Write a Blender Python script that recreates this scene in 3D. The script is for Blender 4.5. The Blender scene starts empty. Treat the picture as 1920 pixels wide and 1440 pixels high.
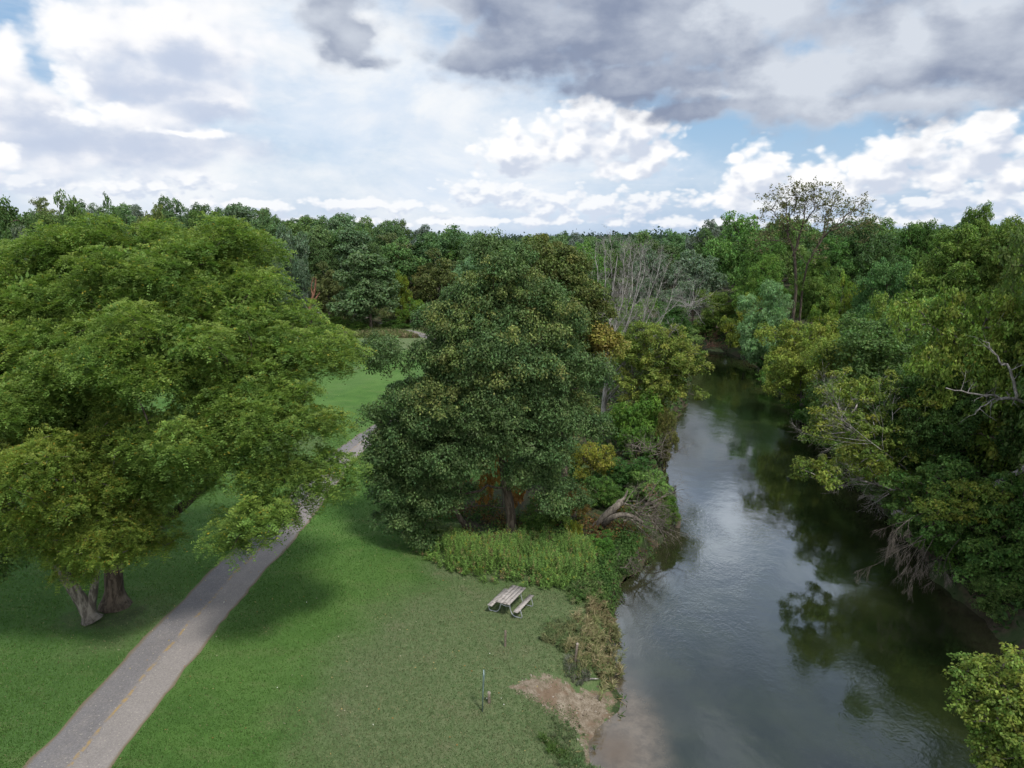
import bpy, math, random
import numpy as np
from mathutils import Vector, Matrix

# ------------------------------------------------------------------ set-up
scene = bpy.context.scene
COL = scene.collection
CAM_H, PITCH, FPX = 18.0, math.radians(11.8), 1331.0      # drone height, downward tilt, focal length (photo pixels)
CP, SP = math.cos(PITCH), math.sin(PITCH)
WATER_Z = -1.1

def at(px, py, Y):
    """world point seen at photo pixel (px,py) at ground distance Y"""
    a = (px - 960) / FPX; b = (720 - py) / FPX
    d = (a, CP + b * SP, -SP + b * CP)
    t = Y / d[1]
    return np.array((d[0] * t, Y, CAM_H + d[2] * t))

def on_ground(px, py, z=0.0):
    a = (px - 960) / FPX; b = (720 - py) / FPX
    d = (a, CP + b * SP, -SP + b * CP)
    t = (z - CAM_H) / d[2]
    return np.array((d[0] * t, d[1] * t, z))

def mpp(Y, z=9.0):                 # metres per photo pixel at that distance
    return (Y * CP + (CAM_H - z) * SP) / FPX

def nrm(v):
    v = np.asarray(v, float)
    return v / np.maximum(np.linalg.norm(v, axis=-1, keepdims=True), 1e-9)

# ------------------------------------------------------------------ objects and naming
def thing(name, label, cat, loc=(0, 0, 0), rz=0.0, group=None, scale=None):
    o = bpy.data.objects.new(name, None); COL.objects.link(o)
    o.location = loc; o.rotation_euler = (0, 0, rz)
    if scale is not None: o.scale = scale
    o.empty_display_size = 0.3
    o['label'] = label; o['category'] = cat
    if group: o['group'] = group
    return o

def tag(o, label=None, cat=None, group=None, kind=None):
    if label: o['label'] = label
    if cat: o['category'] = cat
    if group: o['group'] = group
    if kind: o['kind'] = kind
    return o

def link(name, me, mat=None, parent=None):
    o = bpy.data.objects.new(name, me); COL.objects.link(o)
    if mat is not None and len(me.materials) == 0: me.materials.append(mat)
    if parent is not None: o.parent = parent
    return o

def copy_tree(o, parent=None):
    c = o.copy(); COL.objects.link(c)
    if parent is not None: c.parent = parent
    for ch in list(o.children): copy_tree(ch, c)
    return c

# ------------------------------------------------------------------ mesh building
def quad_mesh(name, V, colr=None):
    """V (n,4,3) separate quads, colr (n,3) one colour each"""
    n = len(V)
    me = bpy.data.meshes.new(name)
    me.vertices.add(4 * n); me.vertices.foreach_set('co', np.ascontiguousarray(V, np.float32).ravel())
    me.loops.add(4 * n); me.loops.foreach_set('vertex_index', np.arange(4 * n, dtype=np.int32))
    me.polygons.add(n); me.polygons.foreach_set('loop_start', np.arange(0, 4 * n, 4, dtype=np.int32))
    me.update(calc_edges=True)
    if colr is not None:
        at_ = me.color_attributes.new('Col', 'BYTE_COLOR', 'POINT')
        c4 = np.ones((n, 4, 4), np.float32); c4[:, :, :3] = np.clip(colr, 0, 1)[:, None, :]
        at_.data.foreach_set('color', c4.ravel())
    return me

def indexed_mesh(name, V, F, colr=None, smooth=True):
    me = bpy.data.meshes.new(name)
    V = np.asarray(V, np.float32); F = np.asarray(F, np.int32)
    k = F.shape[1]
    me.vertices.add(len(V)); me.vertices.foreach_set('co', V.ravel())
    me.loops.add(F.size); me.loops.foreach_set('vertex_index', F.ravel())
    me.polygons.add(len(F)); me.polygons.foreach_set('loop_start', np.arange(0, F.size, k, dtype=np.int32))
    me.update(calc_edges=True)
    if smooth: me.polygons.foreach_set('use_smooth', np.ones(len(F), bool))
    if colr is not None:
        at_ = me.color_attributes.new('Col', 'FLOAT_COLOR', 'POINT')
        c4 = np.ones((len(V), 4), np.float32); c4[:, :colr.shape[1]] = colr
        at_.data.foreach_set('color', c4.ravel())
    return me

class Tubes:
    def __init__(s): s.V = []; s.F = []; s.n = 0
    def add(s, P, R, k=5, cap=True):
        P = np.asarray(P, float); R = np.asarray(R, float); n = len(P)
        T = nrm(np.gradient(P, axis=0))
        ref = np.array((0.31, 0.17, 0.93)) if abs(T[0][2]) < 0.8 else np.array((0.93, 0.31, 0.17))
        A = nrm(np.cross(T, ref)); B = np.cross(T, A)
        th = np.linspace(0, 2 * np.pi, k, endpoint=False)
        ring = (P[:, None, :] + R[:, None, None] * (np.cos(th)[None, :, None] * A[:, None, :] + np.sin(th)[None, :, None] * B[:, None, :]))
        s.V.append(ring.reshape(-1, 3))
        i = np.arange(n - 1)[:, None] * k; j = np.arange(k)[None, :]; j2 = (j + 1) % k
        f = np.stack([i + j, i + j2, i + k + j2, i + k + j], -1).reshape(-1, 4) + s.n
        s.F.append(f); s.n += n * k
        if cap and k == 4:
            s.F.append(np.array([[0, 3, 2, 1]]) + s.n - n * k); s.F.append(np.array([[0, 1, 2, 3]]) + s.n - k)
    def box(s, c, ax, ay, az):
        """box centred at c with half-axis vectors"""
        c, ax, ay, az = [np.asarray(v, float) for v in (c, ax, ay, az)]
        v = [c + sx * ax + sy * ay + sz * az for sz in (-1, 1) for sy in (-1, 1) for sx in (-1, 1)]
        s.V.append(np.array(v))
        f = np.array([[0, 2, 3, 1], [4, 5, 7, 6], [0, 1, 5, 4], [2, 6, 7, 3], [0, 4, 6, 2], [1, 3, 7, 5]]) + s.n
        s.F.append(f); s.n += 8
    def mesh(s, name, smooth=True):
        return indexed_mesh(name, np.concatenate(s.V), np.concatenate(s.F), smooth=smooth)

def leaf_quads(P, N, A, L, W):
    """diamond leaves: centre P, normal N, long axis A (made perpendicular), length L, width W"""
    N = nrm(N); A = nrm(A - (A * N).sum(-1, keepdims=True) * N); B = np.cross(N, A)
    L = np.asarray(L)[:, None]; W = np.asarray(W)[:, None]
    return np.stack([P - A * L * .5, P + B * W * .5 + A * L * .05, P + A * L * .5, P - B * W * .5 + A * L * .05], 1)

UP = np.array((0, 0, 1.0))

# ------------------------------------------------------------------ crowns
def clump_centres(rng, lobes, n, inner=.18, low=-.45):
    lobes = np.asarray(lobes, float)
    area = (lobes[:, 3] * lobes[:, 4] + lobes[:, 3] * lobes[:, 5] + lobes[:, 4] * lobes[:, 5])
    out = np.zeros((n, 3)); rad = []; m_ = 0
    mean_r = (lobes[:, 3] * lobes[:, 4] * lobes[:, 5]) ** (1 / 3)
    spacing = math.sqrt(area.sum() * 4.19 / n) * .62
    tries = 0
    while m_ < n and tries < n * 40:
        tries += 1
        i = rng.choice(len(lobes), p=area / area.sum()); lb = lobes[i]
        d = nrm(rng.normal(size=3))
        if d[2] < low and rng.random() < .8: continue
        f = rng.uniform(.82, 1.0) if rng.random() > inner else rng.uniform(.35, .8)
        p = lb[:3] + d * lb[3:6] * f
        q = np.linalg.norm((p - lobes[:, :3]) / lobes[:, 3:6], axis=1); q[i] = 9
        if q.min() < .62 and rng.random() < .9: continue
        if m_:
            dd = np.sqrt(((out[:m_] - p) ** 2).sum(1).min())
            if dd < spacing * (1.0 if tries < n * 12 else .6): continue
        out[m_] = p; m_ += 1; rad.append(mean_r[i])
    return out[:m_], np.array(rad)

def crown_clumps(rng, lobes, n, nb=0, rb=1.5, inner=.18, low=-.45, rag=0.0):
    """clump centres arranged on boughs, so that the crown has billows and gaps"""
    lobes = np.asarray(lobes, float)
    if not nb: return clump_centres(rng, lobes, n, inner, low)[0]
    Bc, _ = clump_centres(rng, lobes, nb, .06, low)
    ctr = lobes[:, :3].mean(0)
    Bc = Bc + nrm(Bc - ctr) * (rng.exponential(1.0, size=(len(Bc), 1)) * rag - rag * .7)
    rr = rb * rng.uniform(.65, 1.35, size=len(Bc))
    BL = np.concatenate([Bc, rr[:, None], rr[:, None], rr[:, None] * .78], 1)
    C1, _ = clump_centres(rng, BL, int(n * .78), .12, -.3)
    L2 = lobes.copy(); L2[:, 3:6] *= .72
    C2, _ = clump_centres(rng, L2, n - len(C1), .3, -.8)
    return np.concatenate([C1, C2])

def puffs(rng, C, r, n_leaf, L, W, cols, flat=.72, jit=.5, droop=.5, upw=.6, colvar=.22, bright_top=0.0, fill=.5, size_var=.3):
    """leaves in dome shaped puffs around clump centres C (m,3), radii r (m,), n_leaf per clump"""
    m = len(C); k = n_leaf
    d = rng.normal(size=(m, k, 3)); d[..., 2] += .35
    d = nrm(d)
    f = fill + (1 - fill) * rng.random((m, k, 1)) ** .6
    sc = r[:, None, None] * np.array((1, 1, flat))
    # irregular puffs: each one has a few knobs
    kn = nrm(rng.normal(size=(m, 7, 3)) + np.array((0, 0, .3)))
    bump = np.maximum(0, np.einsum('mki,mji->mkj', d, kn)).max(-1)[..., None] ** 6
    ax = nrm(rng.normal(size=(m, 1, 3)) * np.array((1, 1, .45))); st = rng.uniform(.0, .9, (m, 1, 1))
    off = d * f * sc * (.72 + .42 * bump); off = off + ax * (off * ax).sum(-1, keepdims=True) * st
    P = C[:, None, :] + off + rng.normal(size=(m, k, 3)) * r[:, None, None] * .10
    N = d * .55 + UP * upw + rng.normal(size=(m, k, 3)) * jit
    A = d * np.array((1, 1, .2)) - UP * droop + rng.normal(size=(m, k, 3)) * .6
    cols = np.asarray(cols, float)
    w = rng.dirichlet(np.ones(len(cols)) * .8, size=m)
    base = w @ cols
    cc = base[:, None, :] * (1 + rng.normal(size=(m, k, 1)) * colvar) * (1 + rng.normal(size=(m, 1, 1)) * .13)
    if bright_top:
        t = np.clip((P - C[:, None, :])[..., 2:3] / (r[:, None, None] * flat), 0, 1)
        cc = cc * (1 + bright_top * t * np.array((1.0, .8, .2)))
    cc = cc * (1 + rng.normal(size=(m, k, 3)) * .06)
    s = 1 + rng.uniform(-size_var, size_var, size=m * k)
    V = leaf_quads(P.reshape(-1, 3), N.reshape(-1, 3), A.reshape(-1, 3), L * s, W * s)
    return V, np.clip(cc.reshape(-1, 3), .004, 1)

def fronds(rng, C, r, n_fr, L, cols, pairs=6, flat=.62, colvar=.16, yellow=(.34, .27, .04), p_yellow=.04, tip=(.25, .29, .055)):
    """compound (pinnate) drooping leaves, for the walnuts"""
    m = len(C); k = n_fr
    d = rng.normal(size=(m, k, 3)); d[..., 2] += .55; d = nrm(d)
    kn = nrm(rng.normal(size=(m, 8, 3)) + np.array((0, 0, .3)))
    bump = np.maximum(0, np.einsum('mki,mji->mkj', d, kn)).max(-1)[..., None] ** 6
    f = .35 + .65 * rng.random((m, k, 1)) ** .55
    P = C[:, None, :] + d * f * (r[:, None, None] * np.array((1, 1, flat))) * (.68 + .46 * bump)
    A = nrm(d * np.array((1, 1, .35)) + rng.normal(size=(m, k, 3)) * .35 + UP * .1)
    N = UP * 1.0 + d * .25 + rng.normal(size=(m, k, 3)) * .28
    N = nrm(N - (N * A).sum(-1, keepdims=True) * A); B = np.cross(N, A)
    P, A, N, B = [x.reshape(-1, 3) for x in (P, A, N, B)]
    n = len(P)
    cols = np.asarray(cols, float); w = rng.dirichlet(np.ones(len(cols)) * .8, size=m)
    base = (w @ cols)[:, None, :] * (1 + rng.normal(size=(m, 1, 1)) * .12) * (1 + rng.normal(size=(m, k, 1)) * colvar)
    base = base.reshape(-1, 3)
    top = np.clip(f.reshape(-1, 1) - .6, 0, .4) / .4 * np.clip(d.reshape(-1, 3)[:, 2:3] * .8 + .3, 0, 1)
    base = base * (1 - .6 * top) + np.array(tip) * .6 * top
    Ls = L * rng.uniform(.75, 1.25, size=(n, 1))
    VV = []; CC = []
    for i in range(pairs):
        t = (i + .8) / pairs
        q = P + A * Ls * t - UP * Ls * .42 * t * t
        ll = (Ls * .34 * (1 - .25 * abs(t - .55) * 2))[:, 0]
        for s in (-1, 1):
            a = B * s * .85 + A * .55 - UP * (.25 + .3 * t)
            nn = N + B * s * -.25 + rng.normal(size=(n, 3)) * .22; a = a + rng.normal(size=(n, 3)) * .12; q = q + rng.normal(size=(n, 3)) * .006; ll = ll * rng.uniform(.65, 1.2, n) * (rng.random(n) > .07)
            VV.append(leaf_quads(q + nrm(a) * (ll * .5)[:, None], nn, a, ll, ll * .46)); cl_ = base * (1 + rng.normal(size=(n, 1)) * .12); ye = rng.random(n) < p_yellow * (base[:, 1] > np.median(base[:, 1])); cl_[ye] = np.array(yellow) * (1 + rng.normal(size=(ye.sum(), 1)) * .2); CC.append(cl_)
    return np.concatenate(VV), np.clip(np.concatenate(CC), .004, 1)

# ------------------------------------------------------------------ limbs
def skeleton(rng, trunks, C, tip_r=.018, power=.47, sag=.06, r_max=None, k_path=.35, frac=.35, max_c=420):
    """branches from trunk polylines [(pts, r0, r1)] to the clump centres; returns Tubes"""
    tb = Tubes()
    pos = []; plen = []; par = []; rad0 = []
    for P, r0, r1 in trunks:
        P = np.asarray(P, float); n = len(P)
        t = np.linspace(0, 1, n * 4); idx = t * (n - 1); i0 = np.minimum(idx.astype(int), n - 2); fr = (idx - i0)[:, None]
        Q = P[i0] * (1 - fr) + P[i0 + 1] * fr
        for _ in range(2): Q[1:-1] = (Q[:-2] + Q[1:-1] * 2 + Q[2:]) / 4
        R = r0 + (r1 - r0) * t; R[0] *= 1.55; R[1] *= 1.2
        R = R * (1 + rng.normal(size=len(R)) * .03)
        tb.add(Q, R, 9)
        cut = int(len(Q) * frac)
        L = np.concatenate([[0], np.cumsum(np.linalg.norm(np.diff(Q, axis=0), axis=1))])
        for j in range(cut, len(Q)):
            pos.append(Q[j]); plen.append(L[j] * .3); par.append(-1); rad0.append(R[j])
    nt = len(pos)
    if len(C) > max_c: C = C[rng.permutation(len(C))[:max_c]]
    buf = np.zeros((nt + len(C) * 40, 3)); bl = np.zeros(len(buf)); buf[:nt] = pos; bl[:nt] = plen; nb_ = nt
    order = np.argsort([np.linalg.norm(np.array(pos[:nt]) - c, axis=1).min() for c in C])
    chains = []
    for ci in order:
        c = C[ci]
        Pn = buf[:nb_]; Ln = bl[:nb_]
        dv = c - Pn; dist = np.linalg.norm(dv, axis=1)
        cost = dist + k_path * Ln + np.maximum(0, -dv[:, 2]) * .9
        j = int(np.argmin(cost)); a = Pn[j]
        n = min(38, max(3, int(dist[j] / .7) + 2)); t = np.linspace(0, 1, n)[:, None]
        Q = a + (c - a) * t
        Q[:, 2] += np.sin(t[:, 0] * np.pi) * dist[j] * (sag + rng.normal() * .03)
        Q[1:-1] += rng.normal(size=(n - 2, 3)) * dist[j] * .03
        ids = [j]
        for q in range(1, n):
            pos.append(Q[q]); par.append(ids[-1]); plen.append(plen[ids[-1]] + dist[j] / (n - 1)); rad0.append(0)
            ids.append(len(pos) - 1); buf[nb_] = Q[q]; bl[nb_] = plen[-1]; nb_ += 1
        chains.append(ids)
    cnt = np.zeros(len(pos))
    for ids in chains: cnt[ids[-1]] += 1
    for i in range(len(pos) - 1, nt - 1, -1):
        if par[i] >= 0: cnt[par[i]] += cnt[i]
    for ids in chains:
        P = np.array([pos[i] for i in ids]); c = cnt[ids].copy(); c[0] = min(c[0], c[1]) if len(c) > 1 else c[0]
        R = tip_r * np.maximum(c, 1) ** power
        R[-1] *= .5
        if rad0[ids[0]]: R = np.minimum(R, rad0[ids[0]] * .85)
        tb.add(P, R, 6 if R[0] > .05 else 4)
    return tb

def grow(tb, rng, p, d, L, r, lev, maxlev, spread=.7, up=.25, wander=.12, nchild=(5, 8), shrink=(.45, .7), kmin=4, child_from=.25, tips=None):
    n = max(4, int(6 - lev)); step = L / n
    pts = [np.array(p, float)]; rs = [r]; dd = nrm(d)
    for i in range(n):
        dd = nrm(dd + rng.normal(size=3) * wander + UP * up * .25)
        pts.append(pts[-1] + dd * step); rs.append(r * (1 - .75 * (i + 1) / n))
    rs[-1] = max(rs[-1] * .6, .003)
    tb.add(pts, rs, 7 if lev == 0 else (5 if lev == 1 else kmin))
    if tips is not None and lev >= maxlev - 1: tips.append((pts[-1], nrm(pts[-1] - pts[-2])))
    if lev >= maxlev: return
    for c in range(rng.integers(nchild[0], nchild[1] + 1)):
        t = child_from + (1 - child_from) * rng.random() ** .8
        i = min(int(t * n), n - 1); fr = t * n - i
        q = pts[i] * (1 - fr) + pts[i + 1] * fr
        td = nrm(pts[i + 1] - pts[i])
        s = nrm(np.cross(td, rng.normal(size=3)))
        nd = nrm(td * (1 - spread * .6) + s * spread + UP * up * .6)
        rr = (rs[i] * (1 - fr) + rs[i + 1] * fr) * rng.uniform(.45, .7)
        grow(tb, rng, q, nd, L * rng.uniform(*shrink) * (1.1 - .5 * t), max(rr, .005), lev + 1, maxlev, spread, up, wander, nchild, shrink, kmin, .15, tips)

# ------------------------------------------------------------------ materials
def new_mat(name):
    m = bpy.data.materials.new(name); m.use_nodes = True
    nt = m.node_tree; nt.nodes.clear()
    out = nt.nodes.new('ShaderNodeOutputMaterial')
    return m, nt, out

class NT:
    """small helper to write node trees as expressions"""
    def __init__(s, nt): s.nt = nt
    def n(s, t, **kw):
        nd = s.nt.nodes.new(t)
        for k, v in kw.items(): setattr(nd, k, v)
        return nd
    def put(s, sock, v):
        if isinstance(v, bpy.types.NodeSocket): s.nt.links.new(v, sock)
        elif v is not None:
            try: sock.default_value = v
            except Exception:
                sock.default_value = (*v, 1.0) if hasattr(v, '__len__') and len(v) == 3 else (v, v, v)
    def math(s, op, a, b=None, c=None, clamp=False):
        nd = s.n('ShaderNodeMath', operation=op, use_clamp=clamp)
        for i, v in enumerate((a, b, c)):
            if v is not None: s.put(nd.inputs[i], v)
        return nd.outputs[0]
    def vec(s, op, a, b=None, scale=None):
        nd = s.n('ShaderNodeVectorMath', operation=op)
        s.put(nd.inputs[0], a)
        if b is not None: s.put(nd.inputs[1], b)
        if scale is not None: s.put(nd.inputs['Scale'], scale)
        return nd.outputs['Value'] if op in ('LENGTH', 'DOT_PRODUCT', 'DISTANCE') else nd.outputs['Vector']
    def mix(s, f, a, b, blend='MIX'):
        nd = s.n('ShaderNodeMix', data_type='RGBA', blend_type=blend); nd.clamp_factor = True
        s.put(nd.inputs[0], f)
        for i, v in ((6, a), (7, b)):
            if not isinstance(v, bpy.types.NodeSocket) and len(v) == 3: v = (*v, 1)
            s.put(nd.inputs[i], v)
        return nd.outputs[2]
    def noise(s, vec, scale, detail=3, rough=.55, dist=0.0, out=0, lac=2.0, dim='3D'):
        nd = s.n('ShaderNodeTexNoise'); nd.noise_dimensions = dim
        if vec is not None: s.put(nd.inputs['Vector'], vec)
        nd.inputs['Scale'].default_value = scale; nd.inputs['Detail'].default_value = detail
        nd.inputs['Roughness'].default_value = rough; nd.inputs['Distortion'].default_value = dist
        nd.inputs['Lacunarity'].default_value = lac
        return nd.outputs[out]
    def step(s, v, lo, hi, a=0.0, b=1.0, smooth=True):
        nd = s.n('ShaderNodeMapRange', interpolation_type='SMOOTHSTEP' if smooth else 'LINEAR')
        s.put(nd.inputs[0], v); s.put(nd.inputs[1], lo); s.put(nd.inputs[2], hi); s.put(nd.inputs[3], a); s.put(nd.inputs[4], b)
        return nd.outputs[0]
    def attr(s, name, out='Color'):
        return s.n('ShaderNodeAttribute', attribute_name=name).outputs[out]
    def bump(s, h, strength=.5, dist=.02, normal=None):
        nd = s.n('ShaderNodeBump'); nd.inputs['Strength'].default_value = strength; nd.inputs['Distance'].default_value = dist
        s.put(nd.inputs['Height'], h)
        if normal is not None: s.put(nd.inputs['Normal'], normal)
        return nd.outputs[0]
    def pbsdf(s, color, rough=.6, spec=.3, normal=None):
        nd = s.n('ShaderNodeBsdfPrincipled')
        s.put(nd.inputs['Base Color'], color if isinstance(color, bpy.types.NodeSocket) else (*color[:3], 1))
        s.put(nd.inputs['Roughness'], rough); s.put(nd.inputs['Specular IOR Level'], spec)
        if normal is not None: s.put(nd.inputs['Normal'], normal)
        return nd.outputs[0]

def leaf_material(name, transl=.38, rough=.6, spec=.15, var=.25):
    m, nt, out = new_mat(name); g = NT(nt)
    c = g.attr('Col')
    oi = g.n('ShaderNodeObjectInfo')
    c = g.mix(1.0, c, oi.outputs['Color'], 'MULTIPLY')
    hs = g.n('ShaderNodeHueSaturation')
    r = oi.outputs['Random']
    g.put(hs.inputs['Hue'], g.math('MULTIPLY_ADD', r, .03, .485)); g.put(hs.inputs['Saturation'], 1.0)
    g.put(hs.inputs['Value'], g.math('MULTIPLY_ADD', g.math('FRACT', g.math('MULTIPLY', r, 7.31)), var, 1 - var / 2)); g.put(hs.inputs['Color'], c)
    c = hs.outputs[0]
    p = g.pbsdf(c, rough, spec)
    tr = g.n('ShaderNodeBsdfTranslucent'); g.put(tr.inputs[0], g.mix(1.0, c, (1.05, 1.2, .65), 'MULTIPLY'))
    mx = g.n('ShaderNodeMixShader'); mx.inputs[0].default_value = transl
    nt.links.new(p, mx.inputs[1]); nt.links.new(tr.outputs[0], mx.inputs[2]); nt.links.new(mx.outputs[0], out.inputs[0])
    return m

def bark_material(name, a, b, scale=6.0, stretch=.25):
    m, nt, out = new_mat(name); g = NT(nt)
    tc = g.n('ShaderNodeTexCoord').outputs['Object']
    v = g.vec('MULTIPLY', tc, (1, 1, stretch))
    n1 = g.noise(v, scale, 6, .65, .4); n2 = g.noise(tc, .7, 3)
    c = g.mix(g.step(n1, .38, .62), a, b)
    c = g.mix(g.math('MULTIPLY', g.step(n2, .4, .7), .6), c, tuple(x * .55 for x in a))
    nt.links.new(g.pbsdf(c, .9, .15, g.bump(n1, 1.0, .09)), out.inputs[0])
    return m

M = {}
M['leaf'] = leaf_material('leaf_green')
M['leaf_walnut'] = leaf_material('leaf_walnut', .4, .55, .2, 0.0)
M['leaf_linden'] = leaf_material('leaf_linden', .32, .6, .14, 0.0)
M['grassy'] = leaf_material('grass_blades', .3, .7, .1, 0.0)
M['bark'] = bark_material('bark_brown', (.045, .035, .026), (.13, .105, .08))
M['bark_grey'] = bark_material('bark_grey', (.075, .066, .055), (.21, .19, .16))
M['dead_wood'] = bark_material('bark_dead', (.17, .158, .142), (.40, .375, .345))
M['dead_brown'] = bark_material('bark_dead_brown', (.085, .073, .06), (.22, .19, .155))
M['rusty_wood'] = bark_material('bark_rusty', (.11, .05, .03), (.28, .15, .10))

def wood_material(name, a, b):
    m, nt, out = new_mat(name); g = NT(nt)
    tc = g.n('ShaderNodeTexCoord').outputs['Object']
    n1 = g.noise(g.vec('MULTIPLY', tc, (9, 1.2, 9)), 3.0, 5, .65); n2 = g.noise(tc, 5.0, 4)
    c = g.mix(g.step(n1, .3, .7), a, b)
    c = g.mix(g.math('MULTIPLY', g.step(n2, .52, .7), .6), c, tuple(x * .45 for x in a))
    nt.links.new(g.pbsdf(c, .85, .2, g.bump(n1, .5, .01)), out.inputs[0])
    return m
M['table_wood'] = wood_material('weathered_table_wood', (.21, .185, .165), (.40, .365, .335))
M['post_wood'] = wood_material('post_wood', (.075, .06, .045), (.19, .155, .12))
M['post_pale'] = wood_material('post_pale', (.16, .13, .10), (.33, .29, .24))

def metal_material(name, c, rough=.45):
    m, nt, out = new_mat(name); g = NT(nt)
    tc = g.n('ShaderNodeTexCoord').outputs['Object']
    n1 = g.noise(tc, 9.0, 4)
    p = g.n('ShaderNodeBsdfPrincipled')
    g.put(p.inputs['Base Color'], g.mix(n1, tuple(x * .7 for x in c), c)); p.inputs['Metallic'].default_value = .6
    g.put(p.inputs['Roughness'], g.math('MULTIPLY_ADD', n1, .3, rough - .15))
    nt.links.new(p.outputs[0], out.inputs[0]); return m
M['galvanised'] = metal_material('galvanised_steel', (.5, .52, .54))
M['green_steel'] = metal_material('greenish_steel', (.22, .30, .30))

# ------------------------------------------------------------------ river outline and ground
LB = np.array([(1.5, -60), (2.0, -10), (2.4, 10), (2.7, 18), (2.9, 22.6), (3.0, 24.3), (3.9, 25.6), (4.3, 26.9), (4.35, 28.8), (5.0, 30.6), (5.0, 32.0), (5.6, 34.0), (5.9, 36.3), (7.0, 38.0), (8.3, 39.4), (9.0, 41.5), (9.8, 44.5),
               (11.4, 50.4), (13.2, 58.0), (15.6, 66), (18.4, 75), (22.4, 88.1), (25.5, 100.0), (26.5, 108), (24, 115), (17, 121), (9, 127), (3, 138), (0, 160), (0, 200)])
RB = np.array([(16, -60), (16.5, -10), (17.5, 8), (19.5, 16), (21.6, 22), (23.0, 28), (23.8, 33.5), (24.6, 38.9), (25.4, 44), (26.4, 50), (28.2, 58), (29.6, 66), (31.2, 76), (33.0, 86), (35.0, 96), (37.0, 108), (36.8, 115), (34.5, 121), (30, 125), (22, 131),
               (15, 138), (13, 148), (14, 165), (14, 200)])
POLY = np.concatenate([LB, RB[::-1]])

def vnoise(x, y, seed=0):
    def h(i, j):
        v = np.sin(i * 127.1 + j * 311.7 + seed * 74.7) * 43758.5453
        return v - np.floor(v)
    i = np.floor(x); j = np.floor(y); fx = x - i; fy = y - j
    fx = fx * fx * (3 - 2 * fx); fy = fy * fy * (3 - 2 * fy)
    return (h(i, j) * (1 - fx) + h(i + 1, j) * fx) * (1 - fy) + (h(i, j + 1) * (1 - fx) + h(i + 1, j + 1) * fx) * fy
def fbm(x, y, seed=0, o=4):
    v = 0; a = .5; s = 0
    for k in range(o): v = v + a * vnoise(x, y, seed + k); s += a; a *= .5; x = x * 2.03; y = y * 2.03
    return v / s
def sstep(a, b, v):
    t = np.clip((v - a) / (b - a), 0, 1); return t * t * (3 - 2 * t)

def sd_river(x, y):
    """signed distance to the river outline, positive on land"""
    x = np.asarray(x, float); y = np.asarray(y, float)
    x = x + (fbm(x * .45, y * .45, 61, 3) - .5) * 1.5 * sstep(14, 30, y) ; y = y + (fbm(x * .5, y * .5, 67, 3) - .5) * 1.0
    d = np.full(x.shape, 1e9); ins = np.zeros(x.shape, bool)
    n = len(POLY)
    for i in range(n):
        a = POLY[i]; b = POLY[(i + 1) % n]; e = b - a
        t = np.clip(((x - a[0]) * e[0] + (y - a[1]) * e[1]) / (e @ e), 0, 1)
        d = np.minimum(d, np.hypot(x - a[0] - t * e[0], y - a[1] - t * e[1]))
        if a[1] != b[1]:
            c = (a[1] > y) != (b[1] > y)
            ins ^= c & (x < (b[0] - a[0]) * (y - a[1]) / (b[1] - a[1]) + a[0])
    return np.where(ins, -d, d)

def blob(x, y, cx, cy, rx, ry):
    return np.clip(1 - np.hypot((x - cx) / rx, (y - cy) / ry), 0, 1)

def ground_z(x, y, sd=None):
    if sd is None: sd = sd_river(x, y)
    beach = sstep(0, .6, blob(x, y, 2.4, 24.8, 3.6, 4.2))
    w = .75 + .25 * fbm(x * .6, y * .6, 3) + beach * 2.2
    land = WATER_Z + 1.1 * sstep(0, 1, sd / w)
    bed = WATER_Z - .05 - 1.3 * sstep(0, 4, -sd)
    z = np.where(sd > 0, land, bed)
    far = sstep(135, 190, y)
    hill = far * (8.5 * np.exp(-((x + 95) / 75.0) ** 2) + 2.0 * np.exp(-((x - 120) / 90.0) ** 2)) * np.exp(-((y - 210) / 160.0) ** 2)
    rise = sstep(26, 60, x) * 1.2 + np.where(x > 20, sstep(1.0, 6.0, sd) * .5, 0)
    return z + hill + rise * sstep(.8, 6, sd)

def axis(dense, lo, hi):
    a = list(np.arange(dense[0], dense[1], dense[2])); s = dense[2]
    v = dense[1]; up = []
    while v < hi: up.append(v); s *= 1.12; v += s
    up.append(hi); s = dense[2]; v = dense[0]; dn = []
    while v > lo: s *= 1.12; v -= s; dn.append(max(v, lo))
    return np.array(sorted(set(dn)) + a + up)

PATH = np.array([(-15.35, -30), (-15.35, 0), (-15.35, 14), (-15.36, 21), (-15.32, 27), (-15.2, 32), (-15.0, 36.5), (-14.55, 42), (-14.3, 50), (-13.85, 58), (-12.2, 66.6), (-9.6, 76), (-7.4, 86), (-6.8, 98), (-8.4, 110), (-12.4, 122.5), (-17.6, 132), (-22, 139), (-27, 146), (-34, 155), (-44, 166)])
def smooth_line(P, n):
    P = np.asarray(P, float); m = len(P)
    t = np.linspace(0, m - 1, n); i = np.clip(t.astype(int), 0, m - 2); f = (t - i)[:, None]
    p0 = P[np.maximum(i - 1, 0)]; p1 = P[i]; p2 = P[i + 1]; p3 = P[np.minimum(i + 2, m - 1)]
    return .5 * (2 * p1 + (p2 - p0) * f + (2 * p0 - 5 * p1 + 4 * p2 - p3) * f ** 2 + (3 * p1 - p0 - 3 * p2 + p3) * f ** 3)
PATH_L = smooth_line(PATH, 400)
def path_dist(x, y):
    d = np.full(np.shape(x), 1e9)
    for i in range(0, len(PATH_L) - 1, 2):
        a = PATH_L[i]; b = PATH_L[min(i + 2, len(PATH_L) - 1)]; e = b - a
        t = np.clip(((x - a[0]) * e[0] + (y - a[1]) * e[1]) / (e @ e), 0, 1)
        d = np.minimum(d, np.hypot(x - a[0] - t * e[0], y - a[1] - t * e[1]))
    return d

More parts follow.
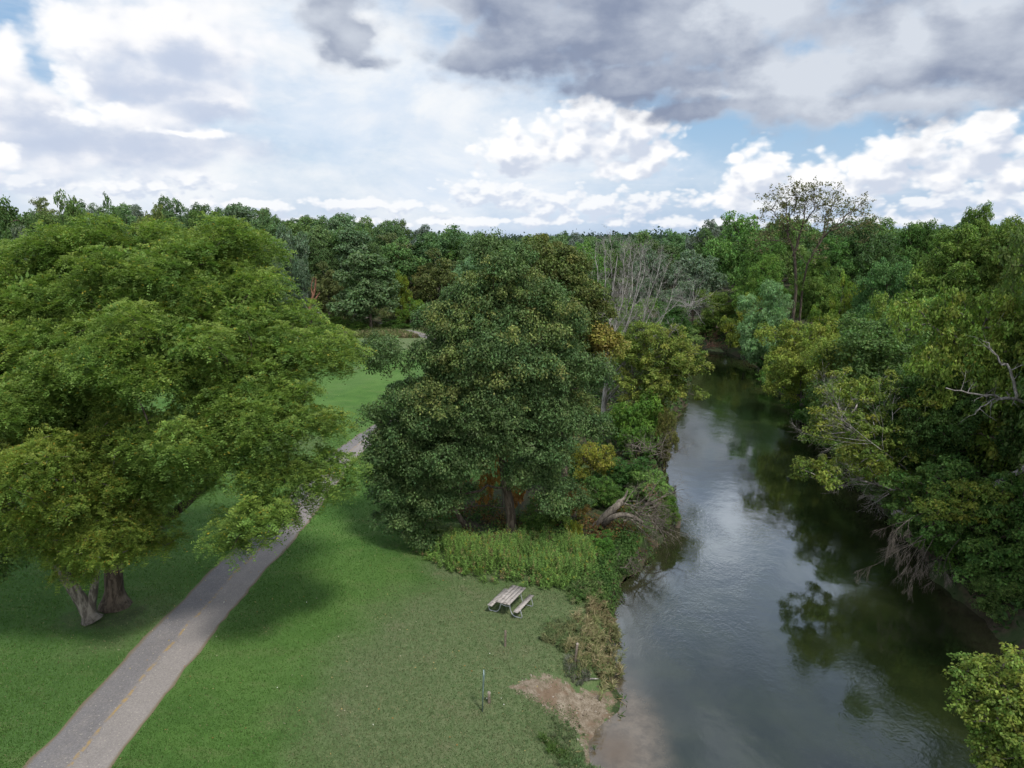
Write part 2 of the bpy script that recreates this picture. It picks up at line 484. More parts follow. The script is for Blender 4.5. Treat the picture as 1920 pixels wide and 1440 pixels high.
SAND = np.array([on_ground(*q)[:2] for q in [(950, 1290), (975, 1276), (1010, 1262), (1045, 1264), (1080, 1270), (1150, 1258), (1150, 1300), (1135, 1345), (1118, 1440), (1104, 1395), (1090, 1335), (1050, 1322), (995, 1306)]])
def sd_poly(x, y, P):
    d = np.full(np.shape(x), 1e9); ins = np.zeros(np.shape(x), bool)
    for i in range(len(P)):
        a = P[i]; b = P[(i + 1) % len(P)]; e = b - a
        t = np.clip(((x - a[0]) * e[0] + (y - a[1]) * e[1]) / (e @ e), 0, 1)
        d = np.minimum(d, np.hypot(x - a[0] - t * e[0], y - a[1] - t * e[1]))
        if a[1] != b[1]: ins ^= ((a[1] > y) != (b[1] > y)) & (x < (b[0] - a[0]) * (y - a[1]) / (b[1] - a[1]) + a[0])
    return np.where(ins, d, -d)

def ground_masks(x, y, sd):
    """(sand/bare dirt, worn dull grass, woodland floor)"""
    sand = sstep(-.75, .75, sd_poly(x, y, SAND)) * .95
    mud = np.clip(1 - np.abs(sd) / .9, 0, 1) * (1 - sand)
    worn = np.maximum.reduce([blob(x, y, -2, 26, 9, 13) * 1.5, blob(x, y, .5, 30, 6, 7) * 1.6, blob(x, y, -1.5, 36.5, 5, 3.0) * 1.5, blob(x, y, 1, 20, 9, 9) * 1.4, .75 * sstep(112, 127, y), blob(x, y, -17, 31, 7, 6) * .6])
    worn = np.maximum(worn, .85 * sstep(.50, .66, fbm(x * .09, y * .05, 91)) * sstep(48, 66, y))
    worn = np.clip(worn, 0, 1)
    wood = np.maximum.reduce([np.clip(blob(x, y, 2.2, 44.5, 7.5, 6.2) * 3, 0, 1), sstep(21, 24, x) * (sd > 0), sstep(133, 146, y), np.clip(1.6 * blob(x, y, 11.5, 70, 14, 32), 0, 1) * (y > 44) * sstep(-2, 5, x - (y - 44) * .22),
                              np.clip(blob(x, y, -19.9, 31.3, 3.6, 2.6) * .9, 0, .5), sstep(-45, -60, x) * sstep(60, 90, y)])
    wood = np.maximum(wood, mud * 1.3)
    return np.stack([sand, worn, np.clip(wood, 0, 1)], -1)

gx = axis((-34, 34, .3), -2500, 2500); gy = axis((15, 72, .3), -120, 4500)
GX, GY = np.meshgrid(gx, gy)
SD = sd_river(GX, GY)
GZ = ground_z(GX, GY, SD)
gm = ground_masks(GX, GY, SD)
nx, ny = len(gx), len(gy)
ii = (np.arange(ny - 1)[:, None] * nx + np.arange(nx - 1)[None, :]).ravel()
gF = np.stack([ii, ii + 1, ii + nx + 1, ii + nx], -1)
def ground_material():
    m, nt, out = new_mat('ground'); g = NT(nt)
    pos = g.n('ShaderNodeNewGeometry').outputs['Position']
    sep = g.n('ShaderNodeSeparateColor'); nt.links.new(g.attr('Col'), sep.inputs[0])
    sand, worn, wood = sep.outputs[0], sep.outputs[1], sep.outputs[2]
    nb = g.noise(pos, .09, 4, .6, .4); nm = g.noise(pos, .55, 5, .6, .3); nf = g.noise(pos, 3.2, 5, .7); nff = g.noise(pos, 16, 3, .75); nv = g.noise(pos, 45, 2, .7)
    lush = g.mix(g.step(nm, .3, .7), (.046, .104, .021), (.070, .140, .030))
    lush = g.mix(g.math('MULTIPLY', g.step(nb, .42, .66), .6), lush, (.092, .162, .042))
    lush = g.mix(g.math('MULTIPLY', g.step(nf, .56, .74), .4), lush, (.10, .13, .045))
    nl = g.noise(g.vec('MULTIPLY', pos, (1, .45, 1)), .045, 4, .6, .5)
    lush = g.mix(g.math('MULTIPLY', g.step(nl, .40, .62), .55), lush, (.058, .108, .034))
    lush = g.mix(g.math('MULTIPLY', g.step(g.noise(g.vec('MULTIPLY', pos, (.5, 1, 1)), .8, 4, .65), .52, .68), .45), lush, (.105, .138, .050))
    dull = g.mix(g.step(nf, .3, .7), (.074, .112, .044), (.122, .148, .070))
    dull = g.mix(g.math('MULTIPLY', g.step(nm, .52, .72), .55), dull, (.13, .128, .072))
    c = g.mix(g.step(g.math('ADD', worn, g.math('MULTIPLY', g.math('SUBTRACT', nm, .5), .7)), .15, .8), lush, dull)
    fine = g.math('ADD', g.math('MULTIPLY', nff, .5), g.math('MULTIPLY', nv, .5))
    c = g.mix(g.step(fine, .36, .6), g.mix(1.0, c, (.72, .75, .68), 'MULTIPLY'), g.mix(1.0, c, (1.28, 1.26, 1.3), 'MULTIPLY'))
    litter = g.math('MULTIPLY', g.step(g.noise(pos, 7.0, 2, .5), .73, .78), g.step(nm, .45, .6))
    c = g.mix(g.math('MULTIPLY', litter, .5), c, (.2, .17, .09))
    fl = g.mix(g.step(nf, .3, .7), (.030, .028, .018), (.085, .068, .045))
    fl = g.mix(g.math('MULTIPLY', g.step(nm, .42, .62), .75), fl, (.035, .062, .02))
    c = g.mix(g.step(g.math('ADD', wood, g.math('MULTIPLY', g.math('SUBTRACT', nm, .5), .8)), .35, .65), c, fl)
    sd1 = g.mix(g.step(nf, .3, .7), (.125, .098, .066), (.265, .22, .165))
    sd1 = g.mix(g.math('MULTIPLY', g.step(g.noise(pos, 1.9, 5, .7), .56, .70), .5), sd1, (.34, .29, .23))
    sd1 = g.mix(g.math('MULTIPLY', g.step(nff, .50, .64), .8), sd1, (.095, .068, .046))
    sd1 = g.mix(g.math('MULTIPLY', g.step(g.noise(pos, 1.1, 4, .6), .5, .62), .7), sd1, (.15, .10, .065))
    c = g.mix(g.step(g.math('ADD', sand, g.math('MULTIPLY', g.math('SUBTRACT', g.math('MULTIPLY_ADD', nff, .4, g.math('MULTIPLY', nf, .6)), .5), 3.0)), .42, .64), c, sd1)
    h = g.math('ADD', g.math('MULTIPLY', nf, .4), fine)
    nt.links.new(g.pbsdf(c, .95, .1, g.bump(h, .9, .05)), out.inputs[0])
    return m
gnd = link('ground', indexed_mesh('ground', np.stack([GX, GY, GZ], -1).reshape(-1, 3), gF, gm.reshape(-1, 3)), ground_material())
tag(gnd, kind='structure')

# ------------------------------------------------------------------ path
def make_path():
    P = PATH_L; T = nrm(np.gradient(P, axis=0)); Nn = np.stack([-T[:, 1], T[:, 0]], -1)
    k = 13; u = np.linspace(-1, 1, k); rng = np.random.default_rng(4)
    L = np.concatenate([[0], np.cumsum(np.linalg.norm(np.diff(P, axis=0), axis=1))])
    half = 1.5 - .25 * sstep(38, 56, P[:, 1])
    V = np.zeros((len(P), k, 3)); C = np.zeros((len(P), k, 3))
    for j, uu in enumerate(u):
        e = (np.array([vnoise(L * 1.7, L * 0 + j, 5), vnoise(L * .6, L * 0 + j, 9)]).mean(0) - .5) * .26 * (abs(uu) == 1)
        w = half * uu + np.sign(uu) * e
        V[:, j, :2] = P + Nn * w[:, None]
        V[:, j, 2] = .028 - .016 * abs(uu)
        C[:, j, 0] = uu * .5 + .5
        C[:, j, 1] = (L * .1) % 1.0
    V[..., 2] += ground_z(V[..., 0], V[..., 1])
    n = len(P); i = (np.arange(n - 1)[:, None] * k + np.arange(k - 1)[None, :]).ravel()
    F = np.stack([i, i + k, i + k + 1, i + 1], -1)[:, ::-1]
    m, nt, out = new_mat('old_asphalt'); g = NT(nt)
    pos = g.n('ShaderNodeNewGeometry').outputs['Position']
    sp = g.n('ShaderNodeSeparateColor'); nt.links.new(g.attr('Col'), sp.inputs[0]); u_ = sp.outputs[0]     # 0 right edge .. 1 left edge
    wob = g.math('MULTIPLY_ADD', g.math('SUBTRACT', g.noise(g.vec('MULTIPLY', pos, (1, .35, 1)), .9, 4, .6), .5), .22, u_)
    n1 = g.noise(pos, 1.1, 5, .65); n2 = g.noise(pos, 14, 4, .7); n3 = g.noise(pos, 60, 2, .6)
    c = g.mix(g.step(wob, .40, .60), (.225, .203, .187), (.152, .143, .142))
    c = g.mix(g.math('MULTIPLY', g.step(n1, .45, .68), .45), c, (.20, .18, .165))
    c = g.mix(g.step(g.math('ADD', g.math('MULTIPLY', n2, .5), g.math('MULTIPLY', n3, .5)), .36, .64), g.mix(1.0, c, (.74, .74, .74), 'MULTIPLY'), g.mix(1.0, c, (1.22, 1.21, 1.2), 'MULTIPLY'))
    wear = g.step(g.noise(pos, 2.2, 4, .65), .42, .6)
    ln = g.step(g.math('ABSOLUTE', g.math('SUBTRACT', wob, .5)), .012, .03, 1.0, 0.0)
    c = g.mix(g.math('MULTIPLY', g.math('MULTIPLY', ln, wear), .85), c, (.30, .20, .075))
    cr = g.n('ShaderNodeTexVoronoi', feature='DISTANCE_TO_EDGE'); g.put(cr.inputs['Vector'], g.vec('ADD', pos, g.vec('SCALE', g.noise(pos, 1.3, 4, .6, out=1), scale=1.2))); cr.inputs['Scale'].default_value = .32
    c = g.mix(g.math('MULTIPLY', g.step(cr.outputs['Distance'], .002, .006, 1, 0), .3), c, (.07, .06, .055))
    stain = g.step(g.noise(g.vec('MULTIPLY', pos, (1, .5, 1)), .45, 5, .7), .46, .62)
    c = g.mix(g.math('MULTIPLY', stain, .22), c, (.105, .098, .098))
    spk = g.step(g.noise(pos, 13, 1, .5), .70, .74)
    c = g.mix(g.math('MULTIPLY', spk, .6), c, (.42, .38, .3))
    edge = g.math('ABSOLUTE', g.math('SUBTRACT', u_, .5))
    c = g.mix(g.math('MULTIPLY', g.step(g.math('ADD', edge, g.math('MULTIPLY', g.math('SUBTRACT', n2, .5), .08)), .435, .49), .8), c, (.13, .10, .05))
    nt.links.new(g.pbsdf(c, .92, .2, g.bump(n2, .5, .01)), out.inputs[0])
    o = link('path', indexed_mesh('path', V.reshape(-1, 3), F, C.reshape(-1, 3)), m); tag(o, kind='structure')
make_path()

# ------------------------------------------------------------------ water
def make_water():
    n = 260; k = 60
    l = smooth_line(LB, n); r = smooth_line(RB, n)
    t = np.linspace(-.12, 1.12, k)
    V = np.zeros((n, k, 3)); V[..., :2] = l[:, None, :] * (1 - t)[None, :, None] + r[:, None, :] * t[None, :, None]; V[..., 2] = WATER_Z
    x, y = V[..., 0], V[..., 1]
    sd = sd_river(x, y)
    shal = sstep(-3.2, 0.1, sd + 1.3 * (fbm(x * .5, y * .5, 2) - .5))
    sandy = np.clip(blob(x, y, 4.0, 24.5, 2.7, 5.6) * 1.5, 0, 1)
    sandy = np.maximum(sandy, np.clip(blob(x, y, 23.4, 31.0, 2.2, 5) * 1.0, 0, .3))
    C = np.stack([shal * .55, sandy, np.clip(blob(x, y, 4.0, 23.6, 1.1, 1.3) * 1.4, 0, 1)], -1)
    i = (np.arange(n - 1)[:, None] * k + np.arange(k - 1)[None, :]).ravel()
    F = np.stack([i, i + 1, i + k + 1, i + k], -1)
    m, nt, out = new_mat('river_water'); g = NT(nt)
    pos = g.n('ShaderNodeNewGeometry').outputs['Position']
    sp = g.n('ShaderNodeSeparateColor'); nt.links.new(g.attr('Col'), sp.inputs[0])
    nb = g.noise(pos, .35, 5, .6, .5); nbf = g.noise(pos, 2.0, 4, .7)
    body = g.mix(g.step(nb, .35, .65), (.009, .0135, .005), (.016, .022, .007))
    body = g.mix(g.math('MULTIPLY', sp.outputs[0], 1.0), body, (.038, .034, .018))
    sfac = g.step(g.math('ADD', sp.outputs[1], g.math('MULTIPLY', g.math('SUBTRACT', nb, .5), .7)), .05, .95)
    body = g.mix(sfac, body, g.mix(g.step(nbf, .3, .7), (.075, .058, .036), (.135, .105, .07)))
    body = g.mix(g.math('MULTIPLY', sp.outputs[2], .8), body, (.085, .052, .02))
    # ripples: gentle swell, wind ripples in patches
    pv = g.vec('MULTIPLY', pos, (1, .8, 1))
    r1 = g.noise(pv, .8, 2, .5); r2 = g.noise(pv, 3.4, 3, .6, .6); r3 = g.noise(pv, 9.0, 2, .6, .5)
    patch = g.step(g.noise(g.vec('MULTIPLY', pos, (1, .5, 1)), .13, 3, .6, .6), .46, .64, .12, 1.0)
    h = g.math('ADD', g.math('MULTIPLY', r1, .30), g.math('MULTIPLY', g.math('MULTIPLY_ADD', r3, .16, g.math('MULTIPLY', r2, .42)), patch))
    nor = g.bump(h, .30, .10)
    dif = g.n('ShaderNodeBsdfDiffuse'); g.put(dif.inputs[0], body)
    gl = g.n('ShaderNodeBsdfGlossy'); gl.inputs['Color'].default_value = (.93, .96, 1, 1); gl.inputs['Roughness'].default_value = .045; g.put(gl.inputs['Normal'], nor)
    fr = g.n('ShaderNodeFresnel'); fr.inputs['IOR'].default_value = 1.95; g.put(fr.inputs['Normal'], nor)
    mx = g.n('ShaderNodeMixShader'); nt.links.new(fr.outputs[0], mx.inputs[0]); nt.links.new(dif.outputs[0], mx.inputs[1]); nt.links.new(gl.outputs[0], mx.inputs[2])
    nt.links.new(mx.outputs[0], out.inputs[0])
    o = link('river', indexed_mesh('river', V.reshape(-1, 3), F, C.reshape(-1, 3)), m); tag(o, kind='structure')
make_water()

# ------------------------------------------------------------------ palettes (real-world reflectances)
PAL = {
 'walnut': [(.055, .094, .020), (.076, .116, .024), (.098, .128, .026), (.062, .104, .028)],
 'walnut_low': [(.055, .098, .018), (.076, .114, .020), (.046, .086, .016)],
 'linden': [(.032, .062, .024), (.044, .076, .029), (.055, .082, .030)],
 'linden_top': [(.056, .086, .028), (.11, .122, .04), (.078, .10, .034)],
 'bronze': [(.046, .072, .022), (.042, .066, .022), (.072, .074, .022), (.055, .078, .024)],
 'box': [(.072, .105, .022), (.098, .122, .026), (.050, .084, .020), (.125, .13, .03)],
 'yellow': [(.115, .135, .02), (.085, .12, .02), (.16, .15, .02), (.065, .10, .02)],
 'lime': [(.078, .108, .022), (.060, .092, .02), (.11, .125, .024), (.15, .14, .026), (.05, .08, .018)],
 'maple': [(.034, .070, .018), (.048, .088, .022), (.065, .098, .024)],
 'dark': [(.042, .072, .024), (.054, .086, .026), (.064, .098, .03)],
 'oak': [(.044, .076, .026), (.058, .090, .030), (.040, .066, .027)],
 'mid': [(.060, .100, .026), (.078, .118, .030), (.050, .085, .026)],
 'willow': [(.115, .165, .085), (.09, .14, .07), (.075, .12, .05)],
 'silver': [(.085, .105, .072), (.115, .135, .10), (.055, .08, .045)],
 'cotton': [(.060, .095, .042), (.085, .12, .06), (.048, .08, .034)],
 'olive': [(.070, .082, .028), (.09, .10, .036), (.055, .07, .026)],
 'shrub': [(.050, .095, .020), (.075, .12, .024), (.035, .07, .018)],
 'orange': [(.30, .11, .022), (.22, .10, .025), (.34, .17, .05)],
 'gold': [(.22, .19, .03), (.26, .20, .05), (.14, .15, .03)],
 'dry': [(.24, .18, .09), (.17, .13, .065), (.12, .13, .045), (.085, .11, .035)],
}

for _k in PAL: PAL[_k] = [tuple(min(.5, v * f) for v, f in zip(c, (1.92, 1.95, 1.85) if _k not in ('orange', 'gold', 'dry') else (1.0, 1.1, 1.2))) for c in PAL[_k]]

def build_tree(name, label, cat, base, trunks, lobe_sets, bark, leafmat, group=None, tip_r=.018, inner_scaf=True, seed=1, frac=.35, k_path=.35):
    """lobe_sets: list of dict(lobes, n, r, kind, ...) in world coordinates"""
    rng = np.random.default_rng(seed)
    base = np.asarray(base, float)
    root = thing(name, label, cat, base, 0, group)
    Vs, Cs, allC = [], [], []
    for ls in lobe_sets:
        C = crown_clumps(rng, ls['lobes'], ls['n'], ls.get('nb', 0), ls.get('rb', 1.5), ls.get('inner', .18), ls.get('low', -.45), ls.get('rag', 0.0))
        r = ls['r'] * rng.uniform(.72, 1.3, size=len(C))
        allC.append(C)
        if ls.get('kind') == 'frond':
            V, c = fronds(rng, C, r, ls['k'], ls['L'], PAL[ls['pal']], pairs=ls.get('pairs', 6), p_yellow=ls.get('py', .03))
        else:
            V, c = puffs(rng, C, r, ls['k'], ls['L'], ls['W'], PAL[ls['pal']], **ls.get('kw', {}))
        Vs.append(V); Cs.append(c)
    V = np.concatenate(Vs) - base; c = np.concatenate(Cs); C = np.concatenate(allC) - base
    tr = [(np.asarray(P, float) - base, r0, r1) for P, r0, r1 in trunks]
    tb = skeleton(rng, tr, C, tip_r=tip_r, frac=frac, k_path=k_path)
    link('trunk', tb.mesh('trunk'), bark, root)
    cr = link('crown', quad_mesh('crown', V, c), leafmat, root)
    return root

def lobes_px(L):
    """(px, py, Y, rx_px, rz_px[, ry factor]) -> world ellipsoids"""
    out = []
    for l in L:
        p = at(l[0], l[1], l[2]); s = mpp(l[2], p[2])
        rx = l[3] * s; rz = l[4] * s; ry = (l[5] if len(l) > 5 else 1.0) * (rx + rz) / 2
        out.append((*p, rx, ry, rz))
    return out

def shrink(L, d, dz=0.0): return [(x, y, z + dz, max(.35, rx - d), max(.35, ry - d), max(.3, rz - d)) for x, y, z, rx, ry, rz in L]

def PX(*L): return [at(*q) for q in L]

# ------------------------------------------------------------------ big walnuts on the left
B1 = on_ground(216, 1136)
WAL = lobes_px([(180, 452, 33, 92, 62), (310, 465, 33, 84, 58), (80, 485, 33, 60, 50), (425, 462, 34, 50, 44), (500, 585, 32, 76, 66), (430, 540, 32.5, 80, 70), (470, 690, 30, 90, 70), (540, 840, 28.2, 80, 56), (480, 900, 27.6, 80, 56), (420, 960, 28, 50, 50), (150, 475, 33, 115, 88), (280, 520, 32, 150, 110), (405, 475, 34, 90, 72), (55, 560, 32, 110, 105), (450, 590, 32, 105, 105), (555, 655, 31, 95, 68), (330, 660, 29, 160, 115), (130, 690, 30, 150, 115),
                          (520, 755, 29, 115, 85), (585, 790, 28.6, 40, 36), (400, 800, 28, 130, 90), (550, 870, 28, 100, 65), (485, 955, 27, 72, 70), (605, 860, 28.2, 34, 34), (448, 1005, 26.8, 40, 32), (-70, 700, 31, 120, 170), (20, 820, 31, 110, 90), (290, 880, 29, 90, 60), (90, 790, 30.5, 130, 90), (210, 830, 30, 110, 80), (330, 920, 29.5, 50, 50), (530, 930, 27.4, 60, 50), (0, 640, 31, 100, 100)])
build_tree('walnut_tree', 'huge spreading green walnut tree whose broad crown overhangs the path', 'tree', B1,
    [([B1, B1 + (0.05, .1, 2.0), B1 + (.3, .4, 4.5), B1 + (1.0, .8, 8.0), B1 + (2.0, 1.0, 12.0), B1 + (2.4, 1.0, 15.5)], .50, .12),
     ([B1 + (.1, .2, 2.6), *PX((330, 960, 32), (420, 880, 31.0), (480, 800, 30))], .28, .10),
     ([B1 + (.0, .1, 3.2), *PX((190, 850, 32), (140, 720, 32), (110, 600, 32.5))], .30, .09)],
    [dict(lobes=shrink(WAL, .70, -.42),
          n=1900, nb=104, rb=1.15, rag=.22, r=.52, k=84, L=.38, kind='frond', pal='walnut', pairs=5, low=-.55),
     dict(lobes=shrink([l for l in WAL if min(l[3], l[5]) > 2.5], 1.9), n=330, r=.9, k=110, L=.26, W=.13, pal='walnut', inner=.3, kw=dict(flat=.8, droop=.9))],
    M['bark'], M['leaf_walnut'], seed=11, tip_r=.022)
B2 = on_ground(172, 1163)
build_tree('walnut_tree', 'smaller yellowish walnut with a pale leaning trunk in front of the huge one', 'tree', B2,
    [([B2, B2 + (-.25, 0, .8), *PX((132, 1095, 30.6), (95, 1040, 30.2), (60, 1000, 29.6), (20, 945, 28.8), (-5, 900, 28.2))], .34, .12),
     ([B2 + (-.1, .05, .25), *PX((176, 1105, 30.9), (182, 1060, 30.6), (190, 990, 29.8), (170, 920, 28.8))], .22, .08)],
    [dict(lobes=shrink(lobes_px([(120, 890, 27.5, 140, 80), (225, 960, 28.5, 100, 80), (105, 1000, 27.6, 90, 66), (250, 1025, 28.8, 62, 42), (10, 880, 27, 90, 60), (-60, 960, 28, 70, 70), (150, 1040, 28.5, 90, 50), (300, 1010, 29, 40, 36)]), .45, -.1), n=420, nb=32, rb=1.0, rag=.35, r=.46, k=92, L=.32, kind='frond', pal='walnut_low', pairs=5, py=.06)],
    M['bark_grey'], M['leaf_walnut'], seed=12, tip_r=.02)
B3 = on_ground(-70, 1130)
build_tree('spruce_tree', 'dark drooping tree crown cut off by the left edge of the picture', 'tree', B3,
    [([B3, B3 + (0, 0, 2.5), B3 + (.2, 0, 5)], .2, .05)],
    [dict(lobes=lobes_px([(-30, 1045, 29, 52, 50), (-60, 1000, 29.5, 60, 70)]), n=34, r=.75, k=420, L=.16, W=.10, pal='dark')], M['bark'], M['leaf_linden'], seed=13)

# ------------------------------------------------------------------ linden in the middle, with its neighbours
B4 = on_ground(960, 1006)
lin = [(945, 540, 40, 66, 62), (900, 590, 40, 70, 70), (992, 610, 40, 82, 80), (865, 680, 40, 78, 80), (950, 680, 39, 110, 90), (1018, 720, 40, 76, 85), (805, 765, 39.3, 80, 62), (900, 775, 38, 105, 62), (1010, 800, 38.8, 80, 60), (1034, 850, 39.5, 44, 58),
       (770, 855, 38.8, 75, 60), (855, 860, 37.8, 70, 50), (730, 900, 39, 42, 50), (800, 925, 38.2, 60, 40), (1020, 895, 39, 62, 34), (745, 690, 39.5, 22, 30), (712, 830, 39.2, 26, 30), (960, 845, 37.6, 50, 26), (775, 975, 38.6, 48, 26), (1070, 670, 40, 26, 34)]
build_tree('linden_tree', 'dark green bushy linden tree standing in the middle between path and river', 'tree', B4,
    [([B4, *PX((958, 960, 40.5), (947, 900, 40.3), (938, 820, 40.2), (930, 740, 40.2), (935, 650, 40.3), (940, 570, 40.4))], .34, .07)],
    [dict(lobes=shrink(lobes_px([(945 + (l[0] - 945) * .94, *l[1:]) for l in lin]), .72), n=2300, nb=160, rb=.9, rag=.75, r=.54, k=175, L=.14, W=.082, pal='linden', low=-.75, kw=dict(droop=1.1, upw=.5, jit=.6, flat=.8, fill=.3)),
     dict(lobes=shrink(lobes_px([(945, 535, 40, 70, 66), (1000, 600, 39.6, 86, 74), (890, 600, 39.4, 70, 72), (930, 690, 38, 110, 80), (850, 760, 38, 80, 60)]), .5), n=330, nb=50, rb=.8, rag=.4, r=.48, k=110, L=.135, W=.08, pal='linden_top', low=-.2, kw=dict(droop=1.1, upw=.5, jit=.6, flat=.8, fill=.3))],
    M['bark'], M['leaf_linden'], seed=21, tip_r=.016, frac=.2)
B5 = on_ground(880, 998)
build_tree('linden_tree', 'thin leaning second linden trunk left of the dark middle one', 'tree', B5,
    [([B5, *PX((862, 970, 40.8), (846, 945, 40.4), (825, 900, 40), (800, 840, 39.8))], .19, .05)],
    [dict(lobes=lobes_px([(790, 820, 40.3, 75, 80), (760, 930, 40.2, 55, 50), (830, 900, 40.4, 60, 50)]), n=280, nb=30, rb=.8, rag=.3, r=.40, k=140, L=.15, W=.09, pal='linden', low=-.7, kw=dict(droop=1.1, upw=.5, jit=.6, flat=.8))],
    M['bark'], M['leaf_linden'], seed=22)
B6 = np.array((3.6, 46.5, 0))
build_tree('maple_tree', 'tree with bronze and orange tinted top behind the right side of the dark linden', 'tree', B6,
    [([B6, B6 + (0, 0, 4), *PX((1045, 640, 46.5), (1030, 520, 46.5))], .26, .05)],
    [dict(lobes=lobes_px([(1028, 525, 46.5, 58, 66), (1075, 590, 46, 42, 70), (1066, 660, 45.5, 32, 60), (1078, 750, 45, 24, 50)]), n=420, nb=54, rb=.9, rag=.3, r=.46, k=170, L=.17, W=.105, pal='bronze', kw=dict(droop=.9, flat=.8, jit=.6)),
     dict(lobes=lobes_px([(1140, 650, 45, 26, 22), (1125, 640, 45, 30, 26)]), n=16, r=.6, k=220, L=.18, W=.12, pal='gold')],
    M['bark'], M['leaf_linden'], seed=23)

# bare grey dead tree
def dead_tree():
    rng = np.random.default_rng(31)
    B = on_ground(1130, 813)
    root = thing('dead_tree', 'tall bare grey dead tree with many upright branches beside the river', 'tree', B)
    tb = Tubes()
    Y = B[1]
    main = [B, *PX((1132, 760, Y), (1138, 700, Y), (1142, 640, Y), (1147, 560, Y), (1158, 480, Y))]
    P = smooth_line(np.array(main), 18) - B
    R = np.linspace(.27, .03, len(P)); R[0] = .40
    tb.add(P, R, 9)
    stems = [((1136, 720), [(1166, 640), (1182, 560), (1194, 500), (1200, 464)], .095), ((1138, 690), [(1122, 620), (1114, 540), (1108, 470)], .085), ((1140, 650), [(1130, 580), (1132, 500), (1137, 458)], .075),
             ((1134, 740), [(1180, 660), (1206, 590), (1226, 530), (1240, 480)], .09), ((1139, 700), [(1150, 620), (1168, 540), (1175, 462)], .08), ((1133, 760), [(1175, 710), (1215, 640), (1255, 590), (1290, 560)], .07),
             ((1137, 720), [(1190, 640), (1208, 560), (1222, 490)], .08), ((1134, 750), [(1190, 720), (1232, 660), (1255, 610)], .06), ((1146, 600), [(1160, 540), (1166, 470)], .055), ((1133, 700), [(1104, 660), (1090, 600), (1086, 530)], .055),
             ((1133, 750), [(1185, 690), (1228, 620), (1255, 560), (1268, 520)], .06), ((1136, 720), [(1190, 650), (1230, 570), (1255, 500)], .08), ((1138, 690), [(1158, 600), (1180, 520), (1186, 455)], .07), ((1139, 680), [(1180, 600), (1205, 530), (1212, 470)], .075),
             ((1140, 660), [(1154, 600), (1150, 520), (1149, 450)], .06), ((1134, 770), [(1170, 752), (1200, 700), (1218, 650)], .055), ((1142, 640), [(1176, 580), (1186, 520), (1190, 470)], .06), ((1138, 700), [(1112, 640), (1100, 570), (1096, 500)], .06)]
    for q, pts, r in stems:
        y2 = Y + rng.uniform(-2.5, 2.5)
        pp = smooth_line(np.array([at(*q, Y), *[at(a, b, Y + (y2 - Y) * (i + 1) / len(pts)) for i, (a, b) in enumerate(pts)]]), 12) - B
        pp[1:] += np.cumsum(rng.normal(size=(11, 3)) * np.array((.10, .1, .02)), axis=0)
        rr = np.linspace(r * .82, .014, 12); tb.add(pp, rr, 6)
        for j in range(1, 12):
            for _ in range(3):
                td = nrm(pp[j] - pp[j - 1])
                grow(tb, rng, pp[j], nrm(td * .75 + rng.normal(size=3) * np.array((.62, .5, .4)) + UP * .25), rng.uniform(.8, 2.1) * (1.15 - j / 20), max(rr[j] * .42, .012), 1, 3, spread=.62, up=.3, wander=.14, nchild=(3, 5), child_from=.15)
    link('trunk', tb.mesh('trunk'), M['dead_wood'], root)
dead_tree()

# ------------------------------------------------------------------ prototypes for trees and bushes that are seen several times
def auto_lobes(rng, W, H, z0, nl=8, top=.5, rr=(.30, .46), shape='round'):
    cz = (z0 + H) / 2; hz = (H - z0) / 2
    L = [(0, 0, cz, W * .36, W * .36, hz * .80)]
    for i in range(nl):
        a = i * 2.4 + rng.uniform(-.3, .3); zz = rng.uniform(-.75, .85)
        prof = math.sqrt(max(0, 1 - zz * zz)) if shape == 'round' else (1 - .5 * (zz + .8))
        r = W * .5 * rng.uniform(*rr)
        d = max(0, W * .5 * prof * 1.02 - r * .75)
        L.append((math.cos(a) * d, math.sin(a) * d, cz + zz * (hz - r * .6), r, r, r * rng.uniform(.75, 1.0)))
    L.append((rng.uniform(-.08, .08) * W, rng.uniform(-.08, .08) * W, H - W * .2, W * .2, W * .2, W * .2))
    return L

PROTO = {}
def proto(key, seed, W, H, z0, pal, n, r, k, L, Wd, bark='bark', shape='round', nl=8, trunk_r=.25, multi=1, nb=0, rb=0, rag=None, **kw):
    rng = np.random.default_rng(seed)
    lob = auto_lobes(rng, W, H, z0, nl, shape=shape)
    C = crown_clumps(rng, lob, int(n * 2.3), nb or max(12, int(n / 5.5)), rb or r * 1.15, .15, -.5, rag if rag is not None else r * .5)
    k = int(k * .56); kw['flat'] = max(.72, kw.get('flat', .72))
    V, c = puffs(rng, C, .58 * r * rng.uniform(.7, 1.3, size=len(C)), k, L, Wd, PAL[pal], **kw)
    tr = []
    for i in range(multi):
        a = rng.uniform(0, 6.28); s = 0 if multi == 1 else 1
        tr.append((np.array([(s * .25 * math.cos(a), s * .25 * math.sin(a), -.4), (s * .4 * math.cos(a), s * .4 * math.sin(a), H * .2), (s * .12 * W * math.cos(a), s * .12 * W * math.sin(a), H * .5), (rng.uniform(-.4, .4), rng.uniform(-.4, .4), H * .82)]), trunk_r, trunk_r * .2))
    tb = skeleton(rng, tr, C, tip_r=.02, frac=.25)
    e = V.reshape(-1, 3); W = float(np.percentile(np.hypot(e[:, 0], e[:, 1]), 97.5)) * 2 * .97; H = float(np.percentile(e[:, 2], 99.6))
    PROTO.setdefault(key, []).append(dict(W=W, H=H, trunk=tb.mesh('trunk'), crown=quad_mesh('crown', V, c), bark=M[bark]))
    p = PROTO[key][-1]; p['trunk'].materials.append(M[bark]); p['crown'].materials.append(M['leaf'])

